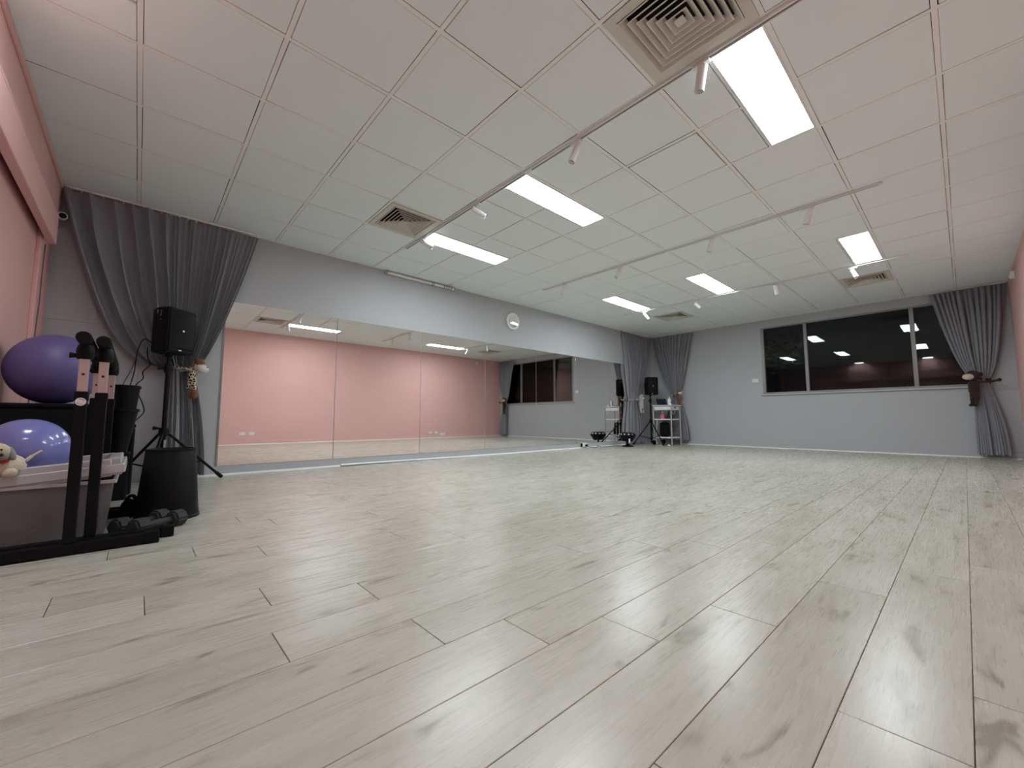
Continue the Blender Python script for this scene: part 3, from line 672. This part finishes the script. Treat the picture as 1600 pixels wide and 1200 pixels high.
# ------------------------------------------------------------------ loudspeakers on tripod stands
def tripod(label, c, feet, hub, top):
    c = Vector(c); t = thing('speaker_stand', label, 'speaker stand', c, 'black tripod speaker stands')
    b = new(); tube(b, [c+Vector((0, 0, 0.04)), c+Vector((0, 0, top-0.13))], 0.019, 16); obj('lower_pole', b, 'blackm', t, AS)
    b = new(); tube(b, [c+Vector((0, 0, top-0.2)), c+Vector((0, 0, top))], 0.0155, 16); obj('upper_pole', b, 'blackm', t, AS)
    b = new(); lathe(b, [(0.0195, -0.05), (0.03, -0.05), (0.032, 0.0), (0.028, 0.035), (0.0195, 0.035)], c+Vector((0, 0, top-0.13)), (0, 0, 1), 18, True); obj('collar', b, 'black', t, AS)
    b = new(); tube(b, [c+Vector((-0.03, 0, top-0.14)), c+Vector((-0.075, -0.01, top-0.14))], [0.008, 0.020], 12); obj('knob', b, 'black', t, AS)
    b = new(); lathe(b, [(0.0195, -0.045), (0.036, -0.045), (0.04, 0.0), (0.034, 0.03), (0.0195, 0.03)], c+Vector((0, 0, hub)), (0, 0, 1), 18, True); obj('hub', b, 'black', t, AS)
    b = new(); tube(b, [c+Vector((-0.03, 0, hub+0.025)), c+Vector((-0.075, -0.02, hub+0.03))], [0.007, 0.018], 12); obj('knob', b, 'black', t, AS)
    b = new(); lathe(b, [(0.0195, -0.02), (0.03, -0.02), (0.03, 0.02), (0.0195, 0.02)], c+Vector((0, 0, 0.14)), (0, 0, 1), 16, True); obj('brace_collar', b, 'black', t, AS)
    for fx_, fy_ in feet:
        d = Vector((fx_, fy_, 0)); n = d.normalized(); a = c+n*0.035+Vector((0, 0, hub-0.02)); e = c+d+Vector((0, 0, 0.022))
        b = new(); tube(b, [a, e], 0.0125, 12); lg = obj('leg', b, 'blackm', t, AS)
        ax = (e-a).normalized(); b = new(); tube(b, [e-ax*0.06, e, e+ax*0.012], [0.0165, 0.0185, 0.015], 12); obj('rubber_foot', b, 'black', lg, AS)
        m_ = a+(e-a)*0.62; b = new(); tube(b, [c+n*0.022+Vector((0, 0, 0.14)), m_], 0.0075, 8); obj('brace', b, 'blackm', t, AS)
    b = new(); add_box(b, c+Vector((0.012, -0.02, hub-0.13)), (0.02, 0.004, 0.10), rz(0.5), 0.001); obj('sticker', b, 'alu', t)
    return t
def speaker(label, c, yaw, h=0.415):
    """c: centre of base; front faces along yaw"""
    c = Vector(c); t = thing('loudspeaker', label, 'loudspeaker', c, 'black loudspeakers')
    R = rz(yaw); f = lambda x, y, z: c + R @ Vector((x, y, z))
    poly = [(-0.12, -0.075), (-0.12, 0.075), (-0.02, 0.135), (0.125, 0.145), (0.125, -0.145), (-0.02, -0.135)]
    mtx = Matrix.Translation(c) @ R.to_4x4()
    b = new(); prism(b, poly, 0, h, mtx); bmesh.ops.bevel(b, geom=b.edges[:], offset=0.014, segments=3, affect='EDGES'); obj('cabinet', b, 'black', t, AS)
    b = new(); gp = []
    for k in range(9):
        a = -1+k/4; gp.append((0.124+0.016*(1-a*a), 0.130*a))
    gp += [(0.118, 0.130), (0.118, -0.130)]
    prism(b, gp, 0.045, h-0.03, mtx); gr = obj('grille', b, 'grille', t, AS)
    b = new(); add_box(b, f(0.142, -0.01, h*0.50), (0.004, 0.018, 0.016), R, 0.001); obj('badge', b, 'white', t)
    b = new(); add_box(b, f(0.127, -0.02, 0.024), (0.004, 0.03, 0.010), R, 0.001); obj('badge', b, 'white', t)
    b = new(); lathe(b, [(0.0, -0.03), (0.028, -0.03), (0.028, 0.004), (0.0, 0.004)], c, (0, 0, 1), 18); obj('pole_socket', b, 'blackm', t, AS)
    Rp = R @ rz(math.atan2(0.10, -0.06)*0)
    # control strip on the left rear cheek
    p0, p1 = Vector((-0.02, -0.135, 0)), Vector((0.125, -0.145, 0)); e = (p1-p0).normalized(); nn = Vector((e.y, -e.x, 0)); RR = R @ Matrix((e, nn, Vector((0, 0, 1)))).transposed()
    for k, (u_, z_, s_) in enumerate(((0.10, .90, .022), (0.10, .85, .006), (.38, .905, .007), (.36, .87, .007), (.37, .835, .007), (.34, .80, .008), (.37, .72, .006))):
        q = p0+(p1-p0)*u_; b = new(); add_box(b, c+R @ (q+nn*0.001)+Vector((0, 0, h*z_)), (0.010, 0.003, s_), RR); obj('control_mark', b, 'alu', t)
    return t
tripod('black tripod stand behind the upturned bin by the near curtain', (0.185, 5.0, 0), [(0.47, 0.10), (-0.33, 0.28), (-0.12, -0.44)], 0.485, 1.21)
speaker('black loudspeaker on a stand in front of the large near curtain', (0.185, 5.0, 1.21), math.radians(-48))
tripod('black tripod stand beside the white trolley in the far corner', (8.95, 4.98, 0), [(-0.46, 0.20), (-0.28, -0.44), (0.48, 0.18)], 0.55, 1.165)
speaker('black loudspeaker on a stand in the far corner by the trolley', (8.95, 4.98, 1.165), math.radians(-118))

# cables near the loudspeaker
def cable(label, pts, r=0.0045, m='black'):
    b = new(); tube(b, smooth_path(pts, 8), r, 6); return tag(obj('cable', b, m, None, True), label, 'cable')
cable('black cable dropping from the near loudspeaker into the upper can', [(0.06, 5.03, 1.30), (0.0, 4.98, 1.32), (-0.035, 4.88, 1.20), (-0.045, 4.75, 1.0), (-0.065, 4.62, 0.86), (-0.075, 4.60, 0.80)])
cable('wavy black cable hanging between the curtain and the cans', [(0.03, 5.16, 1.27), (0.035, 5.12, 1.18), (0.055, 5.05, 1.10), (0.01, 4.95, 1.02), (0.015, 4.80, 0.95), (-0.03, 4.72, 0.87), (0.018, 4.70, 0.74), (0.035, 4.66, 0.66), (0.0, 4.60, 0.60), (-0.02, 4.52, 0.58)])
cable('thin cord running down the grey wall left of the near loudspeaker', [(0.02, 5.362, 1.36), (-0.03, 5.362, 1.22), (-0.08, 5.362, 1.05), (-0.13, 5.362, 0.90), (-0.16, 5.355, 0.75)], 0.003, 'brownrail')

# ------------------------------------------------------------------ near left pile
def taper_can(name, label, c, r0, r1, h, group, ax=(0, 0, 1), cat='bin', wall=0.006):
    t = thing(name, label, cat, c, group)
    b = new(); lathe(b, [(0.0, 0.0), (r0-0.008, 0.0), (r0, 0.006), (r1, h-0.004), (r1+0.004, h), (r1-0.002, h+0.002), (r1-wall, h-0.004), (r0-wall, 0.012), (0.0, 0.010)], c, ax, 40); obj('shell', b, 'black', t, AS)
    b = new(); lathe(b, [(r1-0.001, h-0.022), (r1+0.007, h-0.020), (r1+0.007, h-0.004), (r1+0.003, h-0.001)], c, ax, 40); obj('rim', b, 'black', t, AS)
    return t
# upturned bin on the floor
t = thing('waste_bin', 'tall black waste bin standing upside down on the floor', 'bin', (0.165, 3.30, 0), 'black bins')
b = new(); lathe(b, [(0.152, 0.0), (0.158, 0.002), (0.158, 0.014), (0.153, 0.018), (0.121, 0.405), (0.114, 0.414), (0.108, 0.412), (0.104, 0.406), (0.0, 0.405)], (0.165, 3.30, 0), (0, 0, 1), 56); obj('shell', b, 'black', t, AS)
b = new(); lathe(b, [(0.1225, 0.403), (0.1215, 0.416), (0.112, 0.418), (0.108, 0.410)], (0.165, 3.30, 0), (0, 0, 1), 56); obj('base_rim', b, 'black', t, AS)
# black boxes against the pink wall that carry ball and cans
def crate(label, p, q):
    t = thing('storage_box', label, 'box', [(p[0]+q[0])/2, (p[1]+q[1])/2, p[2]], 'black boxes by the pink wall')
    b = new(); box2(b, p, (q[0], q[1], q[2]-0.03), 0.012); obj('body', b, 'cloth', t)
    b = new(); box2(b, (p[0]-0.004, p[1]-0.004, q[2]-0.029), (q[0]+0.004, q[1]+0.004, q[2]), 0.008); obj('lid', b, 'cloth', t)
crate('black box under the purple ball by the pink wall', (-0.635, 3.72, 0), (-0.215, 4.28, 0.692))
crate('low black box under the black cans', (-0.20, 4.22, 0), (-0.03, 4.46, 0.345)); crate('taller black box behind the low one, under the upper can', (-0.20, 4.48, 0), (-0.01, 4.74, 0.555))
taper_can('tapered_can', 'lower black tapered can with open rim beside the foam bars', (-0.105, 4.345, 0.345), 0.058, 0.088, 0.335, 'black open cans', (0.06, 0, 1))
taper_can('tapered_can', 'upper black tapered can with a cable dropping in', (-0.09, 4.61, 0.555), 0.066, 0.084, 0.315, 'black open cans', (0.03, 0, 1))
# balls
def valve_ball(name, label, c, r, m):
    t = thing(name, label, 'exercise ball', (c[0], c[1], c[2]-r), 'exercise balls')
    b = new(); b2 = bmesh.new(); bmesh.ops.create_uvsphere(b2, u_segments=64, v_segments=48, radius=r)
    for v in b2.verts: v.co *= 1-0.004*(math.sin(90*v.co.z/r*0.5) > 0.93)
    bmesh.ops.translate(b2, vec=c, verts=b2.verts[:]); merge(b, b2); obj('skin', b, m, t, True)
    d = Vector((0.2, 0.9, 0.4)).normalized(); b = new(); lathe(b, [(0.012, -0.003), (0.012, 0.003), (0.0, 0.004)], Vector(c)+d*r, d, 14); obj('valve', b, 'plushs', t, True)
valve_ball('exercise_ball', 'large purple exercise ball by the pink wall', (-0.413, 3.97, 0.919), 0.226, 'purple')
valve_ball('exercise_ball', 'glossy blue exercise ball resting on the tub lid', (-0.400, 3.15, 0.440), 0.158, 'blue')
# tub
TX0, TX1, TYa, TYb, TZ = -0.625, -0.075, 2.895, 3.40, 0.292
t = thing('storage_tub', 'cloudy clear plastic storage tub behind the black foam bars', 'tub', ((TX0+TX1)/2, (TYa+TYb)/2, 0))
def tub_wall(b, inset, z0, z1, th=0.003):
    tp = 0.022
    o0 = [(TX0+tp, TYa+tp), (TX1-tp, TYa+tp), (TX1-tp, TYb-tp), (TX0+tp, TYb-tp)]; o1 = [(TX0, TYa), (TX1, TYa), (TX1, TYb), (TX0, TYb)]
    cx, cy = (TX0+TX1)/2, (TYa+TYb)/2
    def shr(p, k): return (p[0]+(k if p[0] < cx else -k), p[1]+(k if p[1] < cy else -k))
    A = [b.verts.new((*p, z0)) for p in o0]; B = [b.verts.new((*p, z1)) for p in o1]; Cc = [b.verts.new((*shr(p, th), z1)) for p in o1]; D = [b.verts.new((*shr(p, th), z0+th)) for p in o0]
    for k in range(4):
        q = (k+1) % 4; b.faces.new((A[k], A[q], B[q], B[k])); b.faces.new((B[k], B[q], Cc[q], Cc[k])); b.faces.new((Cc[k], Cc[q], D[q], D[k]))
    b.faces.new(A[::-1]); b.faces.new(D)
b = new(); tub_wall(b, 0, 0.002, TZ); obj('body', b, 'tub', t)
b = new(); e = 0.016
box2(b, (TX0-e, TYa-e, TZ-0.014), (TX1+e, TYa, TZ+0.004), 0.003); box2(b, (TX0-e, TYb, TZ-0.014), (TX1+e, TYb+e, TZ+0.004), 0.003)
box2(b, (TX0-e, TYa, TZ-0.014), (TX0, TYb, TZ+0.004), 0.003); box2(b, (TX1, TYa, TZ-0.014), (TX1+e, TYb, TZ+0.004), 0.003); obj('rim', b, 'lid', t)
# lid tilted, raised on the right
t = thing('tub_lid', 'milky plastic lid lying askew on the storage tub', 'lid', (-0.34, 3.145, 0.30))
R = ry(math.radians(-5.0)); piv = Vector((-0.63, 3.145, 0.300))
def lidbox(b, p, q, bev=0.004):
    c = Vector([(m_+n_)/2 for m_, n_ in zip(p, q)]); s = [abs(n_-m_) for m_, n_ in zip(p, q)]; add_box(b, piv+R @ c, s, R, bev)
b = new(); lidbox(b, (0.035, -0.215, -0.036), (0.535, 0.215, -0.029), 0.002); obj('panel', b, 'lid', t)
for p, q in (((0.0, -0.275, -0.022), (0.60, -0.262, 0.022)), ((0.0, 0.262, -0.022), (0.60, 0.275, 0.022)), ((0.587, -0.262, -0.022), (0.60, 0.262, 0.022)), ((-0.012, -0.275, -0.022), (0.0, 0.275, 0.022))):
    b = new(); lidbox(b, p, q); obj('lip', b, 'lid', t)
for p, q in (((0.02, -0.2615, -0.036), (0.55, -0.215, 0.052)), ((0.02, 0.215, -0.036), (0.55, 0.2615, 0.052)), ((0.535, -0.2145, -0.036), (0.5865, 0.2145, 0.052)), ((0.001, -0.2145, -0.036), (0.035, 0.2145, 0.052))):
    b = new(); lidbox(b, p, q); obj('raised_edge', b, 'lid', t)
# things in the tub
b = new(); ball(b, (-0.42, 3.12, 0.105), (0.125, 0.15, 0.085), None, 3, 0.4, 3); tag(obj('towel', b, 'towel', None, True), 'crumpled brown towel inside the storage tub', 'towel')
b = new(); ball(b, (-0.18, 3.10, 0.075), (0.065, 0.12, 0.06), None, 3, 0.4, 9); tag(obj('dark_pouch', b, 'cloth', None, True), 'dark pouch at the right end inside the storage tub', 'pouch')
# toy dog on the lid
c = Vector((-0.440, 2.885, 0.342))
t = thing('toy_dog', 'cream plush toy dog with grey ears and red ribbon on the tub lid', 'soft toy', c)
b = new(); ball(b, c+Vector((0.012, 0.03, 0.045)), (0.062, 0.06, 0.055), None, 3, 0.12, 1); obj('body', b, 'plush', t, True)
b = new(); ball(b, c+Vector((-0.01, -0.015, 0.112)), (0.040, 0.040, 0.038), None, 3); hd = obj('head', b, 'plush', t, True)
b = new(); ball(b, c+Vector((0.008, -0.045, 0.094)), (0.024, 0.024, 0.020), None, 2); mz = obj('muzzle', b, 'plushg', hd, True)
b = new(); ball(b, c+Vector((0.010, -0.068, 0.100)), (0.009, 0.006, 0.007), None, 2); obj('nose', b, 'ink', mz, True)
for e in (-1, 1):
    b = new(); ball(b, c+Vector((-0.012+e*0.042, -0.002 if e > 0 else -0.02, 0.098)), (0.014, 0.022, 0.036), ry(-e*0.25), 2); obj('ear', b, 'plushg', hd, True)
    b = new(); ball(b, c+Vector((-0.008+e*0.016, -0.050, 0.121)), 0.0045, None, 1); obj('eye', b, 'ink', hd, True)
    b = new(); ball(b, c+Vector((0.0+e*0.035, -0.032, 0.018)), (0.024, 0.036, 0.022), None, 2); obj('paw', b, 'plush', t, True)
b = new(); lathe(b, [(0.034, -0.008), (0.040, -0.006), (0.040, 0.006), (0.034, 0.008)], c+Vector((-0.008, -0.008, 0.080)), (0.15, -0.35, 1), 24, True); obj('ribbon', b, 'red', t, AS)
b = new(); tube(b, smooth_path([c+Vector((0.065, 0.06, 0.06)), c+Vector((0.085, 0.075, 0.085)), c+Vector((0.11, 0.09, 0.105))]), [0.008]*6+[0.005]*7, 8); obj('tail', b, 'plush', t, True)

# dip bars: two nested frames, feet along x, foam bar along y
def dip_bar(label, ox, oy, disc, h=0.0):
    t = thing('dip_bar', label, 'exercise bar', (ox, oy, 0), 'black foam-topped dip bars')
    for k, y in enumerate((oy, oy+0.80)):
        x0, x1 = (ox-0.385, ox+0.30)
        b = new(); add_box(b, ((x0+x1)/2, y, 0.028), (x1-x0, 0.052, 0.044), None, 0.005, 2); ft = obj('foot_rail', b, 'blackm', t)
        for xe in (x0, x1):
            b = new(); add_box(b, (xe+(0.022 if xe == x0 else -0.022), y, 0.0275), (0.056, 0.060, 0.053), None, 0.006, 2); obj('end_cap', b, 'black', ft)
        b = new(); add_box(b, (ox, y, 0.05+0.325), (0.040, 0.040, 0.65), None, 0.003); up = obj('upright', b, 'blackm', t)
        b = new(); add_box(b, (ox, y, 0.700), (0.045, 0.045, 0.045), None, 0.004); obj('sleeve', b, 'black', up)
        b = new(); add_box(b, (ox, y, 0.795), (0.034, 0.034, 0.19), None, 0.003); tb = obj('inner_tube', b, 'chrome', t)
        for hz in (0.80,):
            b = new(); lathe(b, [(0.0, 0.0005), (0.006, 0.0005), (0.006, 0.0012), (0.0, 0.0012)], (ox, y-0.017, hz), (0, -1, 0), 14); obj('pin_hole', b, 'ink', tb)
        if disc and k == 0:
            b = new(); lathe(b, [(0.0, 0.001), (0.018, 0.001), (0.018, 0.004), (0.0, 0.004)], (ox, y-0.020, 0.675), (0, -1, 0), 28); dk = obj('badge', b, 'whitep', up, AS)
            b = new()
            for a0 in (0.3, 3.6):
                tube(b, [Vector((ox+0.0115*math.cos(a0+i*0.25), y-0.0245, 0.675+0.0115*math.sin(a0+i*0.25))) for i in range(8)], 0.0013, 6)
            obj('badge_mark', b, 'red', dk)
        b = new(); lathe(b, [(0.0, -0.045), (0.026, -0.045), (0.031, -0.03), (0.031, 0.0), (0.026, 0.02), (0.0, 0.02)], (ox, y, 0.915), (0, 0, 1), 18); obj('bracket', b, 'black', t, AS)
        b = new(); tube(b, [(ox-0.02, y, 0.885), (ox-0.05, y-0.005, 0.885)], [0.008, 0.014], 10); obj('knob', b, 'black', t, AS)
    b = new(); tube(b, [(ox-0.004, oy-0.085, 0.962), (ox-0.004, oy-0.078, 0.962), (ox, oy+0.87, 0.940), (ox, oy+0.875, 0.940)], [0.022, 0.0265, 0.0265, 0.022], 20); obj('foam_bar', b, 'foam', t, AS)
    return t
dip_bar('black dip bar with round white badge, the front one of two nested', -0.195, 2.70, True)
dip_bar('black dip bar nested behind the badged one', -0.135, 2.79, False)

# dumbbells
def dumbbell(label, c, yaw, z=0.0):
    c = Vector(c); t = thing('dumbbell', label, 'dumbbell', (c.x, c.y, z), 'grey hex dumbbells'); R = rz(yaw)
    hr = 0.050; hz = hr*math.cos(PI/6)
    for e in (-1, 1):
        b = new(); poly = [(hr*math.cos(PI/3*k), hr*math.sin(PI/3*k)) for k in range(6)]
        mt_ = Matrix.Translation(Vector((c.x, c.y, z+hz))) @ R.to_4x4() @ Matrix.Translation((e*0.10, 0, 0)) @ ry(PI/2).to_4x4() @ rz(PI/6).to_4x4()
        mt_ = Matrix.Translation(Vector((c.x, c.y, z+hz))) @ R.to_4x4() @ Matrix.Translation((e*0.10, 0, 0)) @ Matrix(((0, 0, 1, 0), (1, 0, 0, 0), (0, 1, 0, 0), (0, 0, 0, 1)))
        prism(b, poly, -0.036, 0.036, mt_); bmesh.ops.bevel(b, geom=b.edges[:], offset=0.010, segments=2, affect='EDGES'); obj('head', b, 'rubber', t, AS)
    b = new(); P = [Vector((c.x, c.y, z+hz)) + R @ Vector((x, 0, 0)) for x in (-0.07, -0.03, 0, 0.03, 0.07)]; tube(b, P, [0.016, 0.018, 0.0195, 0.018, 0.016], 16); obj('handle', b, 'rubber', t, AS)
dumbbell('dark grey hex dumbbell on the floor, nearer of the pair', (0.115, 2.955, 0), math.radians(38), 0.0)
dumbbell('dark grey hex dumbbell on the floor, touching the upturned bin', (0.045, 3.035, 0), math.radians(38), 0.0)
t = thing('fabric_pouch', 'small black fabric pouch on the floor between tub and bin', 'pouch', (-0.008, 3.40, 0))
b = new(); ball(b, (-0.009, 3.40, 0.06), (0.042, 0.055, 0.058), None, 3, 0.2, 5); obj('bag', b, 'cloth', t, True)
b = new(); tube(b, smooth_path([(-0.03, 3.37, 0.10), (-0.01, 3.36, 0.14), (0.012, 3.37, 0.135), (0.02, 3.39, 0.09)]), 0.010, 8); obj('strap', b, 'cloth', t, True)

# ------------------------------------------------------------------ far corner: trolley and what stands on it
X0, X1, Y0, Y1 = 8.93, 9.36, 4.47, 4.90
t = thing('kitchen_trolley', 'white three-shelf trolley with a shallow drawer in the far corner', 'trolley', ((X0+X1)/2, (Y0+Y1)/2, 0))
for x in (X0, X1):
    for y in (Y0, Y1):
        wheel = y == Y1
        b = new(); add_box(b, (x, y, (0.90+(0.10 if wheel else 0.005))/2), (0.022, 0.022, 0.90-(0.10 if wheel else 0.005)), None, 0.002); pst = obj('post', b, 'post', t)
        if wheel:
            b = new(); lathe(b, [(0.012, -0.014), (0.05, -0.014), (0.055, 0.0), (0.05, 0.014), (0.012, 0.014)], (x, y, 0.0555), (1, 0, 0), 20, True); obj('wheel', b, 'black', pst, AS)
for z, nm in ((0.16, 'shelf'), (0.575, 'shelf')):
    b = new(); box2(b, (X0+0.012, Y0+0.012, z), (X1-0.012, Y1-0.012, z+0.028), 0.003); obj(nm, b, 'whitep', t)
b = new(); box2(b, (X0-0.015, Y0-0.015, 0.900), (X1+0.015, Y1+0.015, 0.920), 0.004); obj('worktop', b, 'whitep', t)
b = new(); box2(b, (X0+0.012, Y0+0.012, 0.805), (X1-0.012, Y1-0.012, 0.885), 0.003); dr = obj('drawer', b, 'whitep', t)
b = new(); box2(b, (X0+0.17, Y0+0.008, 0.845), (X0+0.27, Y0+0.0125, 0.868), 0.002); obj('pull_slot', b, 'ink', dr)
b = new(); tube(b, [(X0, Y0+0.011, 0.27), (X1, Y0+0.011, 0.27)], 0.006, 8); obj('rail', b, 'alu', t)
b = new(); tube(b, smooth_path([(X0+0.03, Y1+0.01, 0.90), (X0+0.03, Y1+0.06, 0.935), (X0+0.03, Y1+0.12, 0.945), (X1-0.03, Y1+0.12, 0.945), (X1-0.03, Y1+0.06, 0.935), (X1-0.03, Y1+0.01, 0.90)], 4), 0.009, 8); obj('push_handle', b, 'alu', t, True)
# tablet / laptop
c = Vector((9.15, 4.78, 0.920)); Rl = rz(math.radians(-118+180))
t = thing('laptop', 'small dark laptop open on top of the white trolley', 'laptop', c)
R = rz(math.radians(-125)) # screen faces -x,-y
b = new(); add_box(b, c+Vector((0, 0, 0.008))+R @ Vector((0.06, 0, 0)), (0.16, 0.25, 0.012), R, 0.004); obj('keyboard_base', b, 'black', t)
Rs = R @ ry(math.radians(-22)); b = new(); add_box(b, c+R @ Vector((-0.055, 0, 0.085)), (0.008, 0.25, 0.155), Rs, 0.003); sc_ = obj('lid', b, 'black', t)
b = new(); add_box(b, c+R @ Vector((-0.055, 0, 0.085))+Rs @ Vector((0.0046, 0, 0)), (0.001, 0.235, 0.138), Rs); obj('screen', b, 'screen', sc_)
# pump bottle
c = Vector((9.08, 4.58, 0.920)); t = thing('pump_bottle', 'white pump bottle on the trolley top', 'bottle', c)
b = new(); lathe(b, [(0.0, 0), (0.034, 0), (0.037, 0.006), (0.037, 0.11), (0.03, 0.135), (0.014, 0.15), (0.014, 0.165), (0.0, 0.165)], c, (0, 0, 1), 24); obj('body', b, 'white', t, AS)
b = new(); lathe(b, [(0.016, 0.152), (0.017, 0.172), (0.006, 0.176), (0.006, 0.20), (0.0, 0.20)], c, (0, 0, 1), 16); add_box(b, c+Vector((-0.012, -0.006, 0.198)), (0.055, 0.018, 0.012), rz(0.5), 0.003); obj('pump', b, 'white', t, AS)
c = Vector((9.02, 4.53, 0.920)); b = new(); add_box(b, c+Vector((0, 0, 0.022)), (0.05, 0.05, 0.04), rz(.3), 0.004); tag(obj('small_box', b, 'white'), 'tiny white box beside the pump bottle on the trolley', 'box')
# pink spray bottle
c = Vector((9.12, 4.78, 0.603)); t = thing('spray_bottle', 'pink spray bottle on the middle trolley shelf', 'bottle', c)
b = new(); lathe(b, [(0.0, 0), (0.044, 0), (0.046, 0.008), (0.044, 0.07), (0.024, 0.12), (0.018, 0.13), (0.0, 0.13)], c, (0, 0, 1), 24); obj('body', b, 'pinkp', t, AS)
b = new(); lathe(b, [(0.018, 0.13), (0.016, 0.15), (0.0, 0.152)], c, (0, 0, 1), 16); add_box(b, c+Vector((-0.01, 0, 0.165)), (0.05, 0.016, 0.024), None, 0.004); obj('trigger_head', b, 'white', t, AS)
# backpack on lower shelf
c = Vector((9.13, 4.74, 0.188)); t = thing('backpack', 'black backpack standing on the bottom trolley shelf', 'bag', c)
b = new(); add_box(b, c+Vector((0, 0, 0.165)), (0.15, 0.21, 0.33), None, 0.07, 4); obj('bag_body', b, 'cloth', t, True)
b = new(); add_box(b, c+Vector((-0.08, -0.01, 0.11)), (0.06, 0.16, 0.17), None, 0.028, 3); obj('front_pocket', b, 'cloth', t, True)
b = new(); tube(b, smooth_path([c+Vector((0, -0.03, 0.33)), c+Vector((0, 0, 0.37)), c+Vector((0, 0.03, 0.33))]), 0.008, 8); obj('loop', b, 'cloth', t, True)
cable('white charging cable hanging from the trolley to the floor', [(8.915, 4.80, 0.60), (8.91, 4.82, 0.40), (8.89, 4.83, 0.15), (8.87, 4.80, 0.02), (8.84, 4.72, 0.008), (8.80, 4.60, 0.008)], 0.005, 'white')
cable('short white cable loop under the trolley drawer', [(9.12, 4.46, 0.82), (9.06, 4.455, 0.74), (9.0, 4.455, 0.70), (8.96, 4.455, 0.76)], 0.004, 'white')
b = new(); add_box(b, (8.76, 4.46, 0.018), (0.10, 0.05, 0.034), rz(0.6), 0.006); tag(obj('power_adapter', b, 'white'), 'white power adapter on the floor in front of the trolley', 'adapter')

# ------------------------------------------------------------------ stage light on the floor with its socket
c = Vector((7.92, 4.99, 0))
t = thing('stage_light', 'black faceted bowl-shaped party light on a low stand by the mirror', 'stage light', c)
b = new(); lathe(b, [(0.0, 0.30), (0.125, 0.305), (0.155, 0.295), (0.185, 0.25), (0.175, 0.225), (0.105, 0.115), (0.0, 0.110)], c, (0.03, -0.05, 1), 12); bw = obj('bowl', b, 'blackm', t, math.radians(20))
for k in range(12):
    a = 2*PI*(k+.5)/12; d = Vector((math.cos(a), math.sin(a), 0.55)).normalized()
    b = new(); lathe(b, [(0.020, -0.006), (0.020, 0.004), (0.014, 0.008), (0.0, 0.010)], c+Vector((math.cos(a)*0.166, math.sin(a)*0.166, 0.270)), d, 12); obj('lens', b, 'chrome', bw, True)
b = new(); lathe(b, [(0.0, 0.0), (0.125, 0.0), (0.12, 0.018), (0.05, 0.035), (0.035, 0.06), (0.0, 0.062)], c+Vector((0.0, -0.02, 0)), (0, 0, 1), 24); obj('base', b, 'black', t, AS)
b = new(); tube(b, [c+Vector((0, -0.01, 0.055)), c+Vector((0, 0, 0.125))], 0.02, 12); obj('neck', b, 'black', t, AS)
b = new(); add_box(b, c+Vector((-0.10, -0.125, 0.135)), (0.032, 0.003, 0.085), rz(math.radians(-42)), 0.0008); obj('paper_tag', b, 'white', t)
t = thing('floor_socket', 'white socket box on the skirting under the mirror with a black plug', 'socket', (6.87, YM-0.012, 0.02))
b = new(); box2(b, (6.80, YM-0.055, 0.024), (6.95, YM-0.013, 0.105), 0.005); obj('socket_box', b, 'white', t)
b = new(); add_box(b, (6.895, YM-0.075, 0.052), (0.05, 0.038, 0.045), None, 0.006); obj('plug', b, 'black', t)
b = new(); box2(b, (6.775, YM-0.045, 0.03), (6.80, YM-0.013, 0.10), 0.003); obj('side_cap', b, 'black', t)
cable('black flex lying on the floor from socket to party light', [(6.91, YM-0.09, 0.035), (7.0, 5.24, 0.008), (7.1, 5.20, 0.008), (7.25, 5.27, 0.03), (7.33, 5.25, 0.008), (7.5, 5.16, 0.008), (7.65, 5.12, 0.02), (7.80, 5.06, 0.012)], 0.006)
